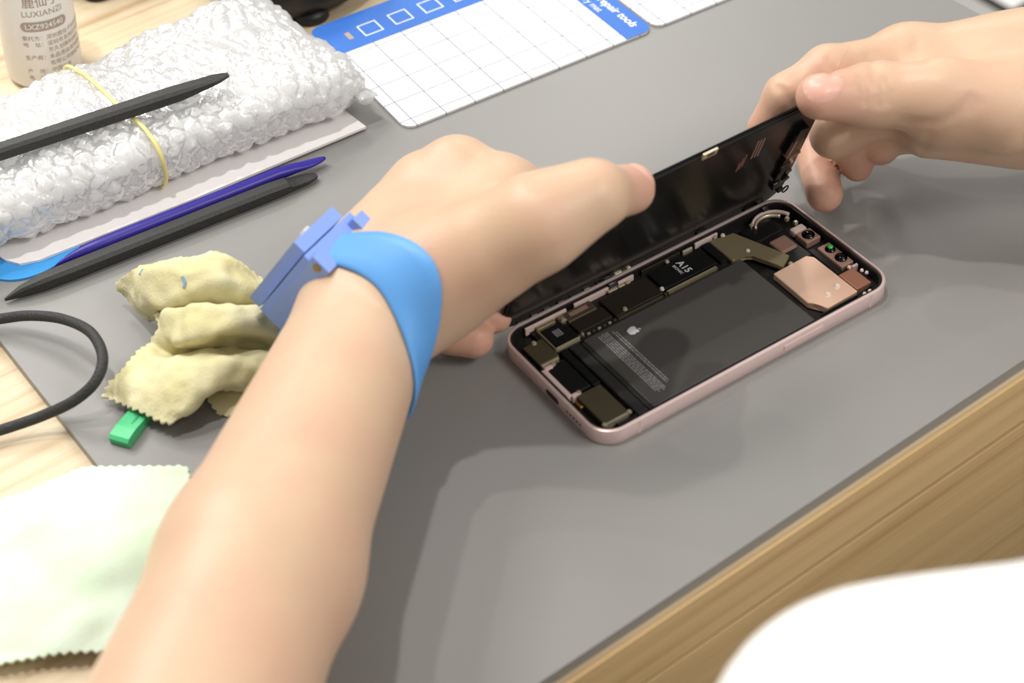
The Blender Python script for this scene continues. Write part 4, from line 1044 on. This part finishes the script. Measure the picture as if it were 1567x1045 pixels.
if np.einsum('ij,ij->', np.cross(c[:, 1] - c[:, 0], c[:, 2] - c[:, 0]), c[:, 0]) < 0: q2 = q2[:, ::-1]
shirt = mesh('shirt', v2, q2, 'shirt', person, True); shirt['label'] = 'white shirt sleeve, far out of focus'

# ------------------------------------------------------------------ wrist strap
st = empty('wrist_strap', tuple(LW)); tag(st, 'blue rubber wrist strap with plastic buckle worn on the left wrist', 'wrist strap')
h1, h2, h3 = fl.pix(522, 386), fl.pix(602, 405), fl.pix(656, 480)
h3b = fl.pix(638, 535) 
if h3b is None: h3b = h3
pn = unit(np.cross(h2 - h1, h3b - h1)); 
if pn @ ax > 0: pn = -pn                                       # towards the hand
oc = LW + ax * (((h1 - LW) @ pn) / (ax @ pn))                  # where the arm's axis meets the strap plane
e1 = unit(h2 - oc - pn * ((h2 - oc) @ pn)); e2 = np.cross(pn, e1)
def around(ang, off):
    """skin point on the strap at an angle, shifted along the arm"""
    o = oc + pn * off; d = e1 * math.cos(ang) + e2 * math.sin(ang)
    t = .0
    for _ in range(400):
        q = float(fl.d((o + d * t)[None])[0])
        if q > -1e-5: break
        t += max(-q * .8, 2e-5)
    return o + d * t, d
# buckle
hb = fl.pix(512, 402)
bR, bU, bD = M[0], M[1], -M[2]                                  # view right, up, towards the viewer
Wd = unit(.65 * bR + .75 * bU - .80 * bD); Ln = -.74 * bR - .67 * bU - 1.0 * bD; Ln = unit(Ln - Wd * (Ln @ Wd))
Nb = np.cross(Wd, Ln)
if Nb @ bU < 0: Nb = -Nb
dpt = np.linalg.norm(hb - CAM)
lug = CAM + ray(494, 404) * (dpt - .002)                        # near lug, in the middle of its rail
FB = frame_m(lug, Ln, Wd, Nb) @ Matrix.Scale(.001, 4)
na = 96; rows = [-.0062, -.0057, -.003, 0, .003, .0057, .0062]
inner = np.array([[around(2 * PI * k / na, w_)[0] for w_ in rows] for k in range(na)])
dirs = np.array([[around(2 * PI * k / na, w_)[1] for w_ in rows] for k in range(na)])
rr_ = np.linalg.norm(inner - oc - pn * np.array(rows)[None, :, None], axis=2, keepdims=True)
rr_ = np.maximum(rr_, np.mean([np.roll(rr_, q, 0) for q in range(-5, 6)], 0))
inner = oc + dirs * rr_ + pn * np.array(rows)[None, :, None]
V = []; lay = [(k_, .0006 + (.0016 if 0 < k_ < 6 else .0009)) for k_ in range(7)] + [(k_, .0003) for k_ in range(6, -1, -1)]
for k in range(na):
    for r_i, o_ in lay: V.append(inner[k, r_i] + dirs[k, r_i] * o_)
nl = len(lay)
FBi = FB.inverted(); keep = []
for k in range(na):
    q = FBi @ Vector(inner[k, 3].tolist()); keep.append(not (5 < q.x < 40 and -20 < q.y < 45 and -16 < q.z < 14))
Fc = [(k * nl + a, k * nl + (a + 1) % nl, ((k + 1) % na) * nl + (a + 1) % nl, ((k + 1) % na) * nl + a) for k in range(na) if keep[k] or keep[(k + 1) % na] for a in range(nl)]
mesh('band', V, Fc, 'strap', st, True)
bk = None
def bb(name, x0, y0, z0, x1, y1, z1, m, bev=.8, parent=None):
    bm = bmesh.new(); bbox(bm, ((x0 + x1) / 2, (y0 + y1) / 2, (z0 + z1) / 2), (x1 - x0, y1 - y0, z1 - z0), FB, bev); return frombm(name, bm, m, parent or st)
base_ = bb('buckle', 1.5, -2, -2.5, 46, 27, 7.0, 'buckle', 1.2)
bb('rail', -3, -3.0, -4.0, 45, 3.0, 4.2, 'buckle', 1.4, base_); bb('rail', -3, 22, -4.0, 45, 28, 4.2, 'buckle', 1.4, base_)
bb('cover', 4, 1.0, 7.8, 50, 25, 13.2, 'buckle', 1.0, base_)
bb('clasp', 38, -3, -13, 49, 27, -4.2, 'strap', 2.4)
for y in (-3.2, 28.2):
    bm = bmesh.new(); bcyl(bm, (0, 0, 0), 1.6, .8, FB @ Matrix.Translation((0, y, .4)) @ Matrix.Rotation(PI / 2, 4, 'X'), seg=20); frombm('hinge_pin', bm, 'brass', base_)
bm = bmesh.new(); bcyl(bm, (12, 14, 13.9), 2.6, 1.6, FB, 2.2, 20); frombm('snap_stud', bm, 'screw', base_)
bm = bmesh.new(); prism(bm, [(22 + 6 * math.cos(a) * (1 if k % 2 else .55), 13 + 6 * math.sin(a) * (1 if k % 2 else .8)) for k, a in enumerate(np.linspace(0, 2 * PI, 18, endpoint=False))], 13.1, 13.4, FB); frombm('red_mark', bm, 'red', base_)
